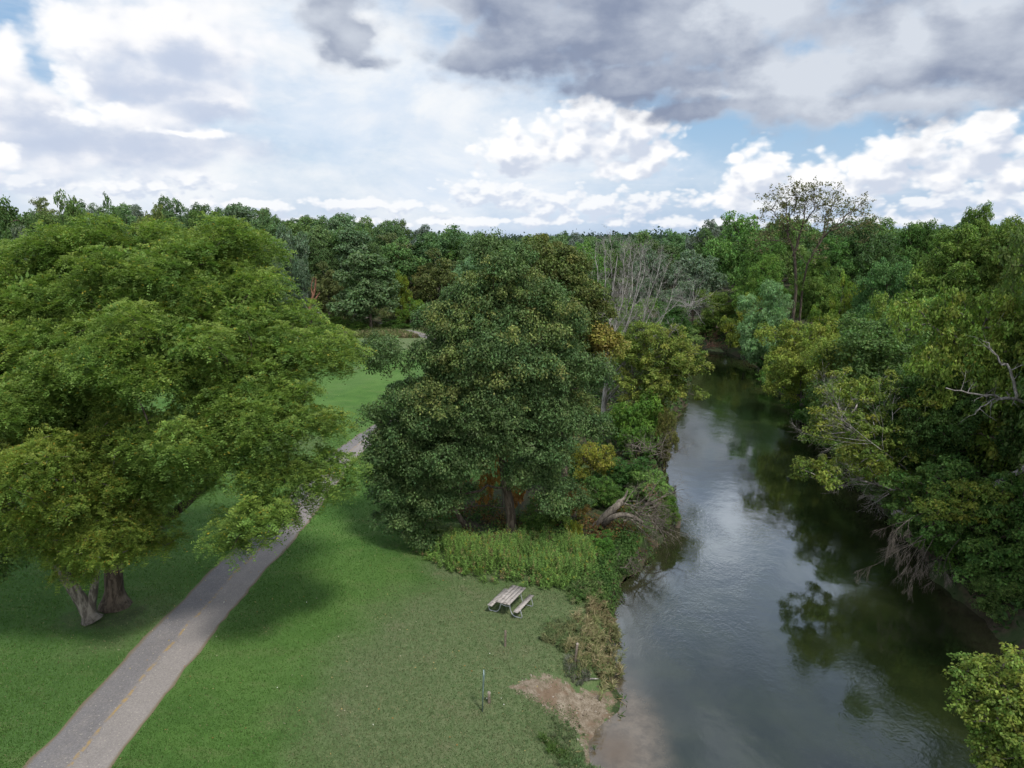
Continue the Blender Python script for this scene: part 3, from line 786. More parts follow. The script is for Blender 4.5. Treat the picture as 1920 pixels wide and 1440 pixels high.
# near-to-middle distance (fine leaves)
for s in range(2): proto('box', 100 + s, 10, 10, 1.2, 'box', 170, 1.05, 230, .225, .135, 'bark_grey', multi=2, nl=9, flat=.6, colvar=.25)
proto('yellow', 105, 8, 8, .8, 'yellow', 120, .9, 230, .215, .13, 'bark_grey', multi=2, flat=.6)
for s in range(2): proto('maple', 110 + s, 10, 13, 1.5, 'maple', 200, 1.15, 220, .24, .16, nl=9, flat=.65)
proto('dark', 115, 11, 12, .5, 'dark', 190, 1.2, 220, .25, .165, nl=9, flat=.65)
proto('tall', 118, 9, 18, 2.5, 'maple', 230, 1.1, 200, .26, .165, nl=12, flat=.7)
proto('willow', 120, 9, 11, .4, 'willow', 170, 1.0, 200, .32, .10, nl=8, flat=.8, droop=.9)
proto('silver', 122, 10, 12, 1.0, 'silver', 150, 1.1, 150, .32, .2, nl=9, flat=.7)
for s in range(2): proto('shrub', 125 + s, 4, 3, .1, 'shrub', 60, .55, 170, .145, .085, 'bark', multi=3, nl=6, trunk_r=.06)
proto('shrub_dark', 127, 4, 3, .1, 'dark', 60, .55, 170, .145, .085, 'bark', multi=3, nl=6, trunk_r=.06)
proto('shrub_gold', 128, 4, 3, .1, 'gold', 60, .55, 140, .15, .08, 'bark', multi=3, nl=6, trunk_r=.06)
proto('shrub_orange', 129, 3, 3, .3, 'orange', 36, .42, 90, .18, .09, 'bark', multi=3, nl=5, trunk_r=.04)
# forest distance (coarser leaves)
for s in range(4): proto('oak', 140 + s, 12, 16, 3.0, 'oak', 135, 1.35, 90, .42, .28, nl=12, trunk_r=.35, flat=.7)
for s in range(2): proto('mid', 150 + s, 11, 15, 2.0, 'mid', 125, 1.3, 90, .40, .26, nl=11, trunk_r=.3, flat=.7)
proto('cotton', 155, 10, 14, .4, 'cotton', 170, 1.1, 110, .36, .26, nl=10, shape='cone', flat=.8)
proto('olive', 157, 9, 14, 1.0, 'olive', 130, 1.15, 90, .38, .24, 'bark_grey', nl=9)

COUNT = {}
def place(key, px, top, Y, wpx, label, cat='tree', name=None, tint=(1, 1, 1), group=None, zb=None, rz=None, var=None, x=None, h=None, depth_scale=None):
    rng = random.Random(hash((key, int(px), int(top), int(Y * 3))) & 0xffff if False else int(px * 7 + top * 13 + Y * 31))
    P = PROTO[key]; p = P[(var if var is not None else rng.randrange(len(P))) % len(P)]
    q = at(px, top, Y)
    X = q[0] if x is None else x
    z = float(ground_z(np.array([X]), np.array([Y]))[0]) if zb is None else zb
    H = (q[2] - z) if h is None else h
    w = wpx * mpp(Y, z + H * .6)
    o = thing(name or 'tree', label, cat, (X, Y, z), rng.uniform(0, 6.28) if rz is None else rz, group, (w / p['W'], (w if depth_scale is None else w * depth_scale) / p['W'], H / p['H']))
    link('trunk' if cat != 'shrub' else 'stems', p['trunk'], None, o)
    c = link('crown' if cat != 'shrub' else 'foliage', p['crown'], None, o); c.color = (*tint, 1)
    return o

# ------------------------------------------------------------------ right bank, near to far
RBANK = [
 # key, px, top, Y, width px, label, tint
 ('box', 1850, 535, 44, 260, 'broad pale yellow-green tree at the right edge above the bare pale dead limb', (1.0, 1.0, .9)),
 ('dark', 1650, 600, 60, 260, 'wide dark green shaded tree in the middle of the right bank', (1, 1, 1)),
 ('maple', 1775, 690, 43.5, 230, 'dark green low crown under the pale yellow-green tree at the right edge', (.62, .68, .7)),
 ('box', 1518, 600, 72, 160, 'yellow-green tree leaning out over the water just right of the silvery willow', (1.15, 1.2, 1.1)),
 ('box', 1590, 640, 62, 170, 'light green leafy tree on the right bank above the fallen yellow tree', (1.15, 1.2, 1.1)),
 ('willow', 1450, 530, 95, 125, 'silvery green willow on the right bank where the river narrows', (.9, .95, .9)),
 ('yellow', 1585, 520, 90, 95, 'rounded bright yellow-green tree behind the silvery willow', (.8, .9, .9)),
 ('dark', 1668, 490, 84, 130, 'bluish dark green tree right of the rounded bright yellow-green one', (1.0, 1.1, 1.2)),
 ('tall', 1790, 430, 76, 150, 'tall leafy maple rising behind the right bank, highest crown before the right edge', (1.25, 1.15, 1.0)),
 ('tall', 1735, 420, 92, 90, 'slender tall tree just left of the highest crown on the right', (1.0, .95, .9)),
 ('tall', 1838, 388, 92, 80, 'narrow pointed tree poking above the treeline near the right edge', (1.15, 1.05, .9)),
 ('tall', 1905, 415, 72, 130, 'tall tree with brownish tips cut by the right edge of the picture', (1.2, 1.0, .9)),
 ('maple', 1540, 480, 112, 130, 'mid green tree at the foot of the tall sparse tree', (1.2, 1.2, 1.1)),
 ('maple', 1440, 480, 120, 120, 'mid green rounded tree behind the silvery willow, left of the tall sparse tree', (1.3, 1.3, 1.1)),
 ('yellow', 1405, 555, 112, 95, 'yellow-tinged tree at the river bend left of the silvery willow', (.85, .9, 1)),
 ('box', 1345, 545, 126, 80, 'olive yellow-green tree standing over the far river bend', (.9, .95, .9)),
 ('shrub', 1330, 592, 126, 80, 'green rounded bush at the waterline of the far river bend', (.9, 1, .9)),
 ('maple', 1385, 590, 122, 60, 'small dark tree at the inside of the far river bend', (.9, .95, .9)),
 ('silver', 1305, 472, 138, 120, 'grey-green silvery tree behind the far river bend', (.85, .95, .95)),
 ('silver', 1222, 465, 140, 90, 'grey-green tree seen behind the bare dead tree', (.8, .95, .9)),
 ('mid', 1175, 560, 85, 130, 'bright green tree seen through the branches of the bare dead tree', (.9, 1, .85)),
 ('mid', 1100, 455, 150, 110, 'light green rounded tree behind the left side of the dead tree', (1.0, 1.05, .95)),
 ('oak', 1390, 402, 150, 150, 'great dark green oak dome on the skyline left of the tall sparse tree', (1.35, 1.4, 1.1)),
 ('oak', 1330, 432, 158, 100, 'lower dark oak left of the great skyline dome', (.95, 1.0, .95)),
 ('oak', 1470, 408, 155, 120, 'dark oak on the skyline directly behind the tall sparse tree', (1.3, 1.3, 1.1)),
 ('mid', 1560, 445, 140, 120, 'mid green tree right of the tall sparse tree', (.7, .8, .8)),
 ('oak', 1640, 412, 140, 110, 'dark oak on the skyline between the tall sparse tree and the tall maple', (.9, .9, .9)),
 ('oak', 1590, 436, 165, 90, 'small dark oak on the skyline right of the tall sparse tree', (.9, .95, 1)),
 ('mid', 1425, 450, 135, 100, 'green tree below the great skyline oak dome', (.8, .9, .8)),
 ('maple', 1880, 600, 62, 170, 'dark green tree at the right edge behind the pale yellow-green tree', (.9, .95, .9)),
 ('box', 1700, 555, 72, 130, 'olive green tree between the bluish dark tree and the right edge', (.95, 1.05, 1)),
 ('dark', 1760, 560, 66, 150, 'dark green tree behind the pale yellow-green tree at the right edge', (1.2, 1.25, 1.1)),
]
for key, px, top, Y, w, lab, tint in RBANK:
    nm = {'willow': 'willow_tree', 'oak': 'oak_tree', 'shrub': 'bush', 'box': 'box_elder_tree', 'yellow': 'box_elder_tree', 'maple': 'maple_tree', 'tall': 'maple_tree', 'silver': 'poplar_tree', 'dark': 'maple_tree', 'mid': 'ash_tree'}[key]
    place(key, px, top, Y, w, lab, cat='shrub' if key == 'shrub' else 'tree', name=nm, tint=tint)

for x, y, h, w, lab in [(28.6, 28, 17, 10, 'dark tree on the right bank, its dark reflection fills the right of the river'), (26.5, 21, 17, 9, 'dark tree on the near right bank beside the corner shallows'), (30.5, 33, 18, 8.5, 'dark tree at the right edge behind the hanging bare twigs'), (33.5, 40.5, 19, 8.5, 'dark tree at the right edge behind the bare pale dead limb'), (29, 30, 19.5, 8.5, 'tall dark tree on the right bank just outside the right edge'), (32, 37, 19.5, 8.5, 'tallest dark tree at the right edge behind the pale dead limb'), (26, 13, 14, 9, 'dark tree on the right bank beyond the bottom right corner')]:
    place('dark', 0, 0, y, w / mpp(y, h * .6), lab, 'tree', 'maple_tree', (1, 1, .9), x=x, h=h)

# fallen yellow-green tree leaning out over the water, with bare twigs
def leaning_tree():
    B = np.array((26.0, 45.0, -.5))
    root = build_tree('leaning_tree', 'yellow-green tree leaning far out over the water from the right bank', 'tree', B,
        [([B, *PX((1740, 930, 44.5), (1700, 890, 44), (1640, 850, 43.5), (1580, 800, 43.5)), ], .26, .05), ([B + (-.4, -.2, .3), *PX((1720, 960, 43), (1670, 915, 42.5), (1610, 900, 42))], .16, .04)],
        [dict(lobes=lobes_px([(1680, 790, 44, 60, 45), (1640, 830, 43.5, 55, 40), (1560, 765, 44, 40, 40), (1555, 890, 42, 40, 22), (1620, 870, 42.5, 60, 30), (1720, 850, 43.5, 50, 50), (1540, 830, 43, 34, 22), (1600, 740, 45, 50, 30), (1740, 930, 42, 45, 45), (1690, 760, 46, 50, 30)]),
              n=420, nb=56, rb=.75, rag=.3, r=.36, k=90, L=.17, W=.10, pal='lime', kw=dict(flat=.7, droop=.7), low=-.6)], M['dead_wood'], M['leaf'], seed=41, tip_r=.016, frac=.2)
    rng = np.random.default_rng(42); tb = Tubes(); b = np.asarray(root.location)
    for q, e, r in [((1700, 880, 43), (1530, 770, 42.5), .045), ((1690, 900, 42.6), (1590, 930, 41.5), .035), ((1660, 860, 43), (1560, 800, 42), .038), ((1700, 900, 42.5), (1640, 940, 41), .05), ((1640, 850, 43), (1555, 745, 43), .05), ((1650, 890, 42.5), (1575, 905, 41.8), .04)]:
        a = at(*q); c = at(*e); d = c - a
        grow(tb, rng, a - b, nrm(d), np.linalg.norm(d), r, 0, 3, spread=.5, up=.02, wander=.09, nchild=(4, 6), child_from=.3)
    link('dead_branch', tb.mesh('dead_branch'), M['dead_wood'], root)
leaning_tree()

def low_overhang():
    B = np.array((25.0, 37.5, -.6))
    root = build_tree('overhanging_tree', 'low green tree with hanging bare twigs drooping to the water on the right bank', 'tree', B,
        [([B, *PX((1850, 1000, 37), (1780, 970, 36.5), (1730, 990, 36))], .2, .05), ([B + (.2, 0, .3), *PX((1880, 1000, 36), (1860, 1040, 35))], .14, .04)],
        [dict(lobes=lobes_px([(1830, 960, 37, 70, 45), (1780, 930, 38.5, 60, 45), (1885, 1020, 35.5, 60, 55), (1840, 1060, 34.5, 50, 45), (1760, 985, 36.5, 40, 30), (1900, 1090, 34, 45, 50), (1720, 930, 39.5, 40, 40), (1930, 960, 36, 60, 60)]),
              n=340, nb=46, rb=.8, rag=.3, r=.40, k=105, L=.17, W=.105, pal='maple', kw=dict(flat=.6, droop=.7), low=-.7),
         dict(lobes=lobes_px([(1820, 940, 36.5, 70, 34), (1770, 960, 36, 45, 26)]), n=60, r=.4, k=80, L=.17, W=.10, pal='lime', kw=dict(flat=.6, droop=.7), low=0)],
        M['bark'], M['leaf'], seed=44, frac=.2)
    rng = np.random.default_rng(45); tb = Tubes(); b = np.asarray(root.location)
    for q, e, r in [((1780, 985, 36.2), (1690, 1010, 35.5), .028), ((1770, 1000, 36), (1670, 1060, 35), .028), ((1760, 990, 36), (1730, 1080, 35), .022), ((1740, 960, 36.5), (1660, 980, 36), .024), ((1800, 1010, 35.5), (1760, 1080, 34.5), .02)]:
        a = at(*q); c = at(*e); d = c - a
        grow(tb, rng, a - b, nrm(d + UP * .6), np.linalg.norm(d) * 1.1, r, 0, 3, spread=.5, up=-.45, wander=.09, nchild=(5, 8), child_from=.3)
    link('dead_branch', tb.mesh('dead_branch'), M['dead_brown'], root)
low_overhang()

def corner_tree():
    B = np.array((18.6, 17.5, -.7))
    build_tree('box_elder_tree', 'small yellow-green tree in the bottom right corner above the shallows', 'tree', B,
        [([B, B + (-.2, .1, 2.0), *PX((1890, 1330, 18), (1860, 1260, 18.5))], .16, .04)],
        [dict(lobes=shrink(lobes_px([(1850, 1280, 18.4, 42, 36), (1900, 1300, 18.2, 60, 60), (1870, 1370, 17.6, 52, 60), (1940, 1390, 17, 70, 80), (1895, 1430, 17.2, 50, 50)]), .12), n=230, nb=36, rb=.42, rag=.2, r=.22, k=95, L=.105, W=.065, pal='lime', kw=dict(flat=.75, droop=.7))],
        M['bark_grey'], M['leaf'], seed=47)
corner_tree()

# bare pale dead limb thrust out of the pale tree at the right edge
def dead_limb():
    rng = np.random.default_rng(50); tb = Tubes()
    B = np.array((26.0, 38.6, -.3))
    root = thing('dead_tree', 'bare pale dead limbs reaching in from the right edge above the dark gap', 'tree', B)
    tr = smooth_line(np.array([B, B + (-.1, 0, 3), *PX((1960, 850, 38.2), (1945, 760, 37.7))]), 10)
    tb.add(tr - B, np.linspace(.24, .12, 10), 8)
    for pts, r in [([(1945, 760, 37.7), (1900, 748, 37.2), (1860, 740, 36.7), (1820, 738, 36.5), (1775, 728, 36.3)], .10), ([(1905, 748, 37.2), (1895, 700, 37.2), (1870, 670, 37.2), (1848, 640, 37.2)], .09), ([(1890, 746, 37.1), (1860, 752, 36.6), (1828, 775, 36.4)], .055)]:
        pp = smooth_line(np.array(PX(*pts)), 14) - B; pp[1:] += rng.normal(size=(13, 3)) * .05
        rr = np.linspace(r, .02, 14); tb.add(pp, rr, 7)
        for j in range(3, 14):
            if rng.random() < .75:
                td = nrm(pp[j] - pp[j - 1])
                grow(tb, rng, pp[j], nrm(td + rng.normal(size=3) * .6), rng.uniform(.4, 1.3), rr[j] * .5, 1, 2, spread=.6, up=.05, wander=.12, nchild=(2, 4))
    link('trunk', tb.mesh('trunk'), M['dead_wood'], root)
dead_limb()

# tall sparse tree on the right skyline: open crown with visible limbs
def sparse_tree():
    rng = np.random.default_rng(55)
    Y = 108; B = at(1490, 540, Y); B[2] = 0.8
    root = thing('sparse_tree', 'tall sparse tree with open crown and forked trunk standing above the right treeline', 'tree', B)
    tb = Tubes(); tips = []
    stems = [([(1490, 540), (1487, 480), (1480, 440), (1476, 410), (1470, 385)], .25), ([(1487, 480), (1500, 440), (1508, 405), (1510, 380)], .2), ([(1503, 545), (1515, 500), (1530, 465), (1545, 440), (1548, 400)], .17), ([(1535, 455), (1560, 430), (1585, 405), (1598, 395)], .15), ([(1545, 440), (1555, 410), (1562, 385)], .12),
             ([(1480, 440), (1460, 415), (1447, 385)], .12), ([(1476, 415), (1490, 390), (1492, 372)], .1), ([(1505, 420), (1525, 395), (1528, 375)], .1), ([(1555, 432), (1590, 420), (1608, 425)], .08), ([(1483, 455), (1455, 450), (1440, 440)], .07)]
    for i, (pts, r) in enumerate(stems):
        y2 = rng.uniform(-3, 3) if i else 0
        pp = smooth_line(np.array([at(a, b, Y + y2 * (j > 0)) for j, (a, b) in enumerate(pts)]), 12)
        if pp[0][2] < 12 and i in (0, 2):
            foot = np.array((pp[0][0], pp[0][1], 0.6)); pp = np.concatenate([[foot], pp])
        pp = pp - B; pp[1:] += rng.normal(size=(len(pp) - 1, 3)) * .12
        rr = np.linspace(r, .04, len(pp)); tb.add(pp, rr, 7)
        for j in range(max(3, int(len(pp) * .35)), len(pp)):
            for _ in range(2 if j < len(pp) - 2 else 3):
                td = nrm(pp[j] - pp[j - 1])
                grow(tb, rng, pp[j], nrm(td * .7 + rng.normal(size=3) * .55 + UP * .15), rng.uniform(1.4, 3.2), max(rr[j] * .45, .03), 1, 3, spread=.6, up=.15, wander=.16, nchild=(2, 4), tips=tips)
    link('trunk', tb.mesh('trunk'), M['bark'], root)
    T = np.array([t[0] for t in tips]); keep = rng.random(len(T)) < .5; T = T[keep]
    V, c = puffs(rng, T, np.full(len(T), .5), 5, .30, .19, [(.12, .13, .055), (.10, .12, .05), (.15, .135, .07)], fill=.1)
    link('crown', quad_mesh('crown', V, c), M['leaf'], root)
sparse_tree()

# ------------------------------------------------------------------ left river bank behind the linden
build_tree('box_elder_tree', 'pale yellow-green tree leaning out over the river beside the bare dead tree', 'tree', (12.6, 62, 0),
    [([(12.6, 62, 0), (12.9, 61.8, 2.0), *PX((1215, 740, 62), (1240, 690, 61.5), (1265, 650, 61.5))], .24, .05), ([(12.7, 62, .5), *PX((1190, 720, 62.5), (1180, 660, 63))], .16, .04)],
    [dict(lobes=lobes_px([(1225, 655, 62, 62, 42), (1270, 690, 61, 38, 45), (1195, 700, 62.5, 36, 36), (1240, 720, 61, 52, 36), (1285, 730, 60.5, 22, 16), (1220, 760, 61, 42, 35)]), n=400, nb=54, rb=.85, rag=.35, r=.42, k=95, L=.20, W=.115, pal='box', kw=dict(flat=.7, droop=.6), low=-.6)],
    M['bark_grey'], M['leaf'], seed=61, frac=.2)
for key, px, top, Y, w, lab, tint, zb in [
    ('shrub', 1205, 740, 58, 110, 'bright green bush below the pale yellow-green leaning tree', (1.1, 1.15, .9), 0),
    ('shrub', 1200, 790, 56, 70, 'green bush at the foot of the bare dead tree', (1.0, 1.05, .9), 0),
    ('shrub_dark', 1250, 770, 56.5, 50, 'dark bush hanging over the water below the bright green bush', (1.3, .9, .9), -.9),
    ('shrub_gold', 1115, 835, 50, 110, 'golden yellow shrub right of the dark linden', (.95, 1.05, .8), 0),
    ('shrub', 1180, 850, 48.5, 110, 'olive green bush between the golden shrub and the water', (.62, .68, .8), 0),
    ('shrub_dark', 1215, 880, 46.5, 90, 'dark green bush at the water just above the fallen log', (1.35, 1.4, 1.2), -.3),
    ('shrub', 1255, 925, 43.6, 45, 'small yellow-green bush at the water beside the old wooden pile', (1.2, 1.1, .9), -.9),
    ('shrub', 1135, 890, 45.5, 90, 'olive shrub behind the tall fallen log', (.9, .9, .9), 0),
    ('shrub_gold', 1080, 915, 43, 70, 'rusty gold shrub in the undergrowth right of the linden trunk', (.75, .55, .7), 0),
    ('shrub', 1050, 950, 42, 60, 'green and brown shrub low at the right of the linden trunk', (.9, .8, .8), 0),
    ('shrub_orange', 912, 868, 44, 45, 'orange leaved shrub behind the linden trunk on its left', (1, 1, 1), 0),
    ('shrub_orange', 945, 838, 45, 45, 'tall orange leaved shrub close behind the linden trunk', (1, 1, 1), 0),
    ('shrub_orange', 972, 895, 43.5, 40, 'orange shrub just right of the linden trunk', (.9, .9, .9), 0),
    ('shrub_orange', 795, 955, 42, 34, 'small rusty shrub under the left skirt of the linden', (.55, .5, .6), 0),
    ('shrub_orange', 785, 1022, 39.2, 22, 'tiny rusty shrub at the left tip of the weed patch', (.6, .7, .7), 0),
    ('shrub', 1000, 955, 41.2, 60, 'green undergrowth bush just right of the linden foot', (.75, .85, .8), 0),
    ('shrub_dark', 830, 985, 40.6, 90, 'dark undergrowth bush left of the thin leaning linden', (1.2, 1.2, 1), 0),
    ('shrub_gold', 1078, 978, 39.5, 30, 'little bright yellow plant near the fallen log', (1, 1.1, .6), 0),
    ('shrub', 1125, 1000, 38.3, 60, 'low leafy green plants at the bank below the fallen log', (.8, 1.1, .9), -.1),
    ('shrub', 965, 1042, 36.6, 28, 'yellow flowering goldenrod standing in the green weeds', (2.6, 1.9, .7), 0),
    ('shrub_dark', 1275, 610, 112, 90, 'dark brushy bush behind the pale yellow-green leaning tree', (1.2, 1.2, 1.2), 0),
    ('box', 1150, 600, 76, 110, 'green tree seen through the lower twigs of the bare dead tree', (.8, 1.0, .8), 0),
    ('maple', 1260, 560, 105, 90, 'dull green tree behind the right branches of the dead tree', (.9, .95, 1.0), 0),
    ]:
    place(key, px, top, Y, w, lab, cat='shrub' if 'shrub' in key else 'tree', name='shrub' if 'shrub' in key else 'ash_tree', tint=tint, zb=zb)

# waterline bushes of the right bank
rb = smooth_line(RB, 200)
for i, (y, h, key, tint, lab) in enumerate([(33, 1.8, 'shrub_dark', (1.1, 1.1, 1), 'dark low bush in the shade behind the hanging bare twigs'), (41, 2.4, 'shrub_dark', (1, 1.1, 1), 'dark low bush under the leaning yellow-green tree'), (47, 3.0, 'shrub_dark', (1, 1, 1), 'dark bush at the waterline behind the leaning yellow-green tree'),
        (53, 3.4, 'shrub_dark', (1.1, 1.1, 1), 'dark bush overhanging the water below the wide shaded tree'), (59, 3.6, 'shrub', (.6, .7, .6), 'green bush dipping into the river below the light green leafy tree'), (66, 4.0, 'shrub', (.7, .8, .7), 'green bush dipping into the river in the middle of the right bank'),
        (74, 3.6, 'shrub', (.8, .85, .7), 'bush at the water under the tree beside the silvery willow'), (82, 3.6, 'shrub_dark', (1.5, 1.5, 1.4), 'dark bush at the water between two leaning trees'), (90, 3.2, 'shrub', (.8, 1, .9), 'bush at the water in front of the silvery willow'), (101, 3.0, 'shrub', (.7, .85, .9), 'bluish green bush at the water beyond the silvery willow'), (110, 2.6, 'shrub', (.7, .9, .8), 'bush on the right bank at the far river bend'), (38, 2.6, 'shrub', (.7, .8, .7), 'green undergrowth bush at the foot of the dead limbs')]):
    j = int(np.argmin(np.abs(rb[:, 1] - y))); X = rb[j, 0] + .9
    place(key, 0, 0, y, (h * 1.7) / mpp(y, 0), lab, 'shrub', 'shrub', tint, zb=WATER_Z + .3, x=X, h=h)
for i, (x, y, h, lab) in enumerate([(29, 40, 4.0, 'dark bush in the deep shade below the dead limbs'), (31, 46, 4.5, 'large dark bush in the shade behind the leaning tree'), (33, 53, 5, 'large dark bush deep in the right bank thicket'), (28.5, 34, 2.2, 'low green bush on the shaded forest floor at the right edge')]):
    place('shrub_dark', 0, 0, y, (h * 1.8) / mpp(y, 0), lab, 'shrub', 'shrub', (.9, .95, .9), x=x, h=h)

# ------------------------------------------------------------------ far side of the meadow
MEADOW = [
 ('cotton', 690, 474, 138, 125, 'light grey-green bushy poplar standing at the edge of the mown meadow', (1, 1, 1), 'poplar_tree'),
 ('olive', 612, 492, 146, 62, 'small olive-grey tree left of the grey-green poplar', (.9, .95, 1), 'ash_tree'),
 ('mid', 660, 520, 150, 50, 'dark little tree tucked behind the left side of the grey-green poplar', (.5, .6, .6), 'ash_tree'),
 ('yellow', 748, 512, 146, 52, 'yellow-green slim tree right of the grey-green poplar', (.75, .85, .8), 'box_elder_tree'),
 ('yellow', 770, 560, 141, 56, 'bright yellow-green low tree right of the grey-green poplar near the path', (.6, .8, .8), 'box_elder_tree'),
 ('olive', 822, 468, 152, 85, 'tall olive-brown tree between the poplar and the silvery round tree', (.95, .95, .9), 'ash_tree'),
 ('willow', 898, 463, 160, 105, 'silvery blue-green round tree behind the top of the linden', (.9, .98, 1.05), 'willow_tree'),
 ('olive', 790, 500, 158, 50, 'brownish thin tree left of the tall olive-brown one', (1.0, .85, .8), 'ash_tree'),
 ('silver', 540, 425, 150, 90, 'grey-silver leaved tree just right of the great walnut crown', (.7, .8, .75), 'poplar_tree'),
 ('silver', 505, 470, 140, 70, 'greyish tree half hidden by the right side of the walnut crown', (.75, .85, .8), 'poplar_tree'),
 ('silver', 558, 488, 146, 55, 'dark grey-green tree behind the broken red snag', (.55, .68, .62), 'poplar_tree'),
 ('oak', 565, 408, 178, 105, 'dark domed oak, highest on the skyline right of the walnut', (1.2, 1.2, 1.15), 'oak_tree'),
 ('oak', 640, 428, 172, 80, 'dark oak on the skyline above the broken red snag', (1.2, 1.2, 1.15), 'oak_tree'),
 ('mid', 668, 430, 168, 60, 'brighter green oak behind the tip of the grey-green poplar', (.75, .85, .75), 'oak_tree'),
 ('oak', 745, 447, 165, 110, 'wide dark oak right behind the grey-green poplar', (1.15, 1.2, 1.15), 'oak_tree'),
 ('oak', 812, 440, 185, 95, 'dark oak on the skyline above the olive-brown tree', (.95, 1, 1), 'oak_tree'),
 ('mid', 850, 452, 172, 80, 'olive green oak right of the tall olive-brown tree', (.65, .72, .65), 'oak_tree'),
 ('mid', 955, 452, 185, 80, 'olive green oak behind the tip of the linden', (.75, .82, .7), 'oak_tree'),
 ('oak', 600, 460, 160, 70, 'dark oak standing over the broken red snag', (.85, .9, .9), 'oak_tree'),
 ('oak', 700, 455, 160, 60, 'shaded oak behind the left of the grey-green poplar', (.8, .85, .85), 'oak_tree'),
 ('oak', 125, 366, 118, 95, 'oak with feathery top sticking up above the left of the walnut', (1.1, 1.1, .9), 'oak_tree'),
 ('oak', 205, 371, 140, 60, 'dark oak top just above the highest walnut bough', (.9, .95, .9), 'oak_tree'),
 ('oak', 40, 378, 120, 120, 'dark green oak on the skyline at the left edge', (.95, 1, .9), 'oak_tree'),
 ('silver', 40, 430, 100, 110, 'grey thinning tree at the left edge above the walnut', (.8, .8, .8), 'poplar_tree'),
 ('oak', 290, 388, 150, 80, 'brownish oak on the skyline behind the middle of the walnut top', (1.3, 1.0, .9), 'oak_tree'),
 ('oak', 375, 398, 150, 90, 'green oak on the skyline behind the right of the walnut top', (1.1, 1.1, .9), 'oak_tree'),
 ('oak', 450, 415, 158, 90, 'dark oak on the skyline at the right shoulder of the walnut', (.95, 1, .95), 'oak_tree'),
 ('oak', 500, 420, 170, 70, 'dark oak between the walnut shoulder and the highest oak', (.95, 1, .95), 'oak_tree'),
 ('oak', 1068, 434, 300, 34, 'small round oak top standing alone on the far skyline in the middle', (.9, 1, 1), 'oak_tree'),
 ('shrub', 665, 598, 136, 60, 'bush at the left foot of the grey-green poplar', (1, 1, .9), 'shrub'),
 ('shrub', 735, 598, 139, 60, 'bush at the right foot of the grey-green poplar', (.8, .85, .8), 'shrub'),
 ('shrub_dark', 810, 585, 150, 60, 'dark bush at the foot of the olive-brown tree', (1.2, 1.2, 1), 'shrub'),
 ('shrub', 785, 570, 145, 40, 'bright green bush at the bend of the far path', (1.2, 1.2, .9), 'shrub'),
 ('shrub', 620, 590, 140, 60, 'low olive bush left of the grey-green poplar', (1, .95, .8), 'shrub'),
 ('shrub_dark', 585, 585, 143, 60, 'dark bush at the base of the broken red snag', (1.2, 1.2, 1.2), 'shrub'),
 ('shrub', 850, 590, 140, 80, 'green bush beside the far path at the left of the linden', (1, 1, .8), 'shrub'),
]
for key, px, top, Y, w, lab, tint, nm in MEADOW:
    place(key, px, top, Y, w, lab, 'shrub' if nm == 'shrub' else 'tree', nm, tint)

def snag():
    rng = np.random.default_rng(70); Y = 142; B = at(583, 595, Y); B[2] = 0
    root = thing('dead_snag', 'broken reddish brown trunk with splintered top behind the meadow', 'snag', B)
    tb = Tubes()
    for pts, r in [([(580, 600), (582, 570), (590, 545), (592, 522)], .42), ([(583, 572), (592, 560), (600, 548)], .25), ([(586, 555), (584, 535), (588, 520)], .16)]:
        pp = smooth_line(np.array([at(a, b, Y) for a, b in pts]), 8) - B; pp[0][2] = min(pp[0][2], pp[0][2]); tb.add(pp, np.linspace(r, r * .3, 8), 7)
    foot = at(580, 600, Y) - B
    tb.add(np.array([(foot[0], 0, -.2), foot]), np.array([.5, .42]), 7)
    link('trunk', tb.mesh('trunk'), M['rusty_wood'], root)
    tw = Tubes()
    for _ in range(9): grow(tw, rng, at(585 + rng.uniform(-6, 8), 590, Y - .5) - B, nrm(np.array((rng.normal(), -.2, .5))), rng.uniform(2, 5), .08, 1, 3, spread=.6, up=.05, nchild=(3, 5))
    link('dead_branch', tw.mesh('dead_branch'), M['dead_wood'], root)
snag()

# ------------------------------------------------------------------ forest fill: rows of trees behind the named ones
frng = random.Random(5); fnp = np.random.default_rng(6)
KEYS = ['oak'] * 7 + ['mid'] * 4 + ['olive', 'silver', 'cotton']
n_fill = 0
Y = 168.0
while Y < 300:
    half = .78 * Y; X = -half + frng.uniform(0, 6)
    while X < half:
        x = X + frng.uniform(-2, 2); y = Y + frng.uniform(-4, 4)
        if x > -1e9:
            z = float(ground_z(np.array([x]), np.array([y]))[0])
            h = frng.uniform(14.5, 19.0)
            px = 960 + FPX * x / (y * CP - (17 - CAM_H) * SP)
            if px < 480: h += 1.4 * min(1, (480 - px) / 200)
            if 470 < px < 1300: h -= .8 if px < 850 else 1.6
            if -40 < px < 1960:
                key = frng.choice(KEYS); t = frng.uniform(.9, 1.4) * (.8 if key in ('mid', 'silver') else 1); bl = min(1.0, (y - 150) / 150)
                side = 'left' if px < 480 else ('meadow' if px < 1000 else ('river' if px < 1320 else 'right'))
                lab, grp = {'left': ('dark forest tree on the skyline behind the great walnut', 'forest trees behind the walnut'), 'meadow': ('dark green forest tree in the wooded skyline beyond the meadow', 'forest trees beyond the meadow'),
                            'river': ('forest tree in the low far skyline behind the dead tree', 'forest trees on the far middle skyline'), 'right': ('forest tree in the skyline behind the right river bank', 'forest trees behind the right bank')}[side]
                w = frng.uniform(10, 15)
                place(key, 0, 0, y, w / mpp(y, 12), lab, 'tree', 'forest_tree', (t * (.95 + .1 * bl), t * (.95 + .06 * bl), t * (1.05 + .45 * bl)), grp, zb=z, x=x, h=h)  # tint turns paler and bluer with distance: haze put into the leaf colour
                n_fill += 1
        X += frng.uniform(8.5, 12.5)
    Y += 15 + (Y - 168) * .12
print('forest fill', n_fill)

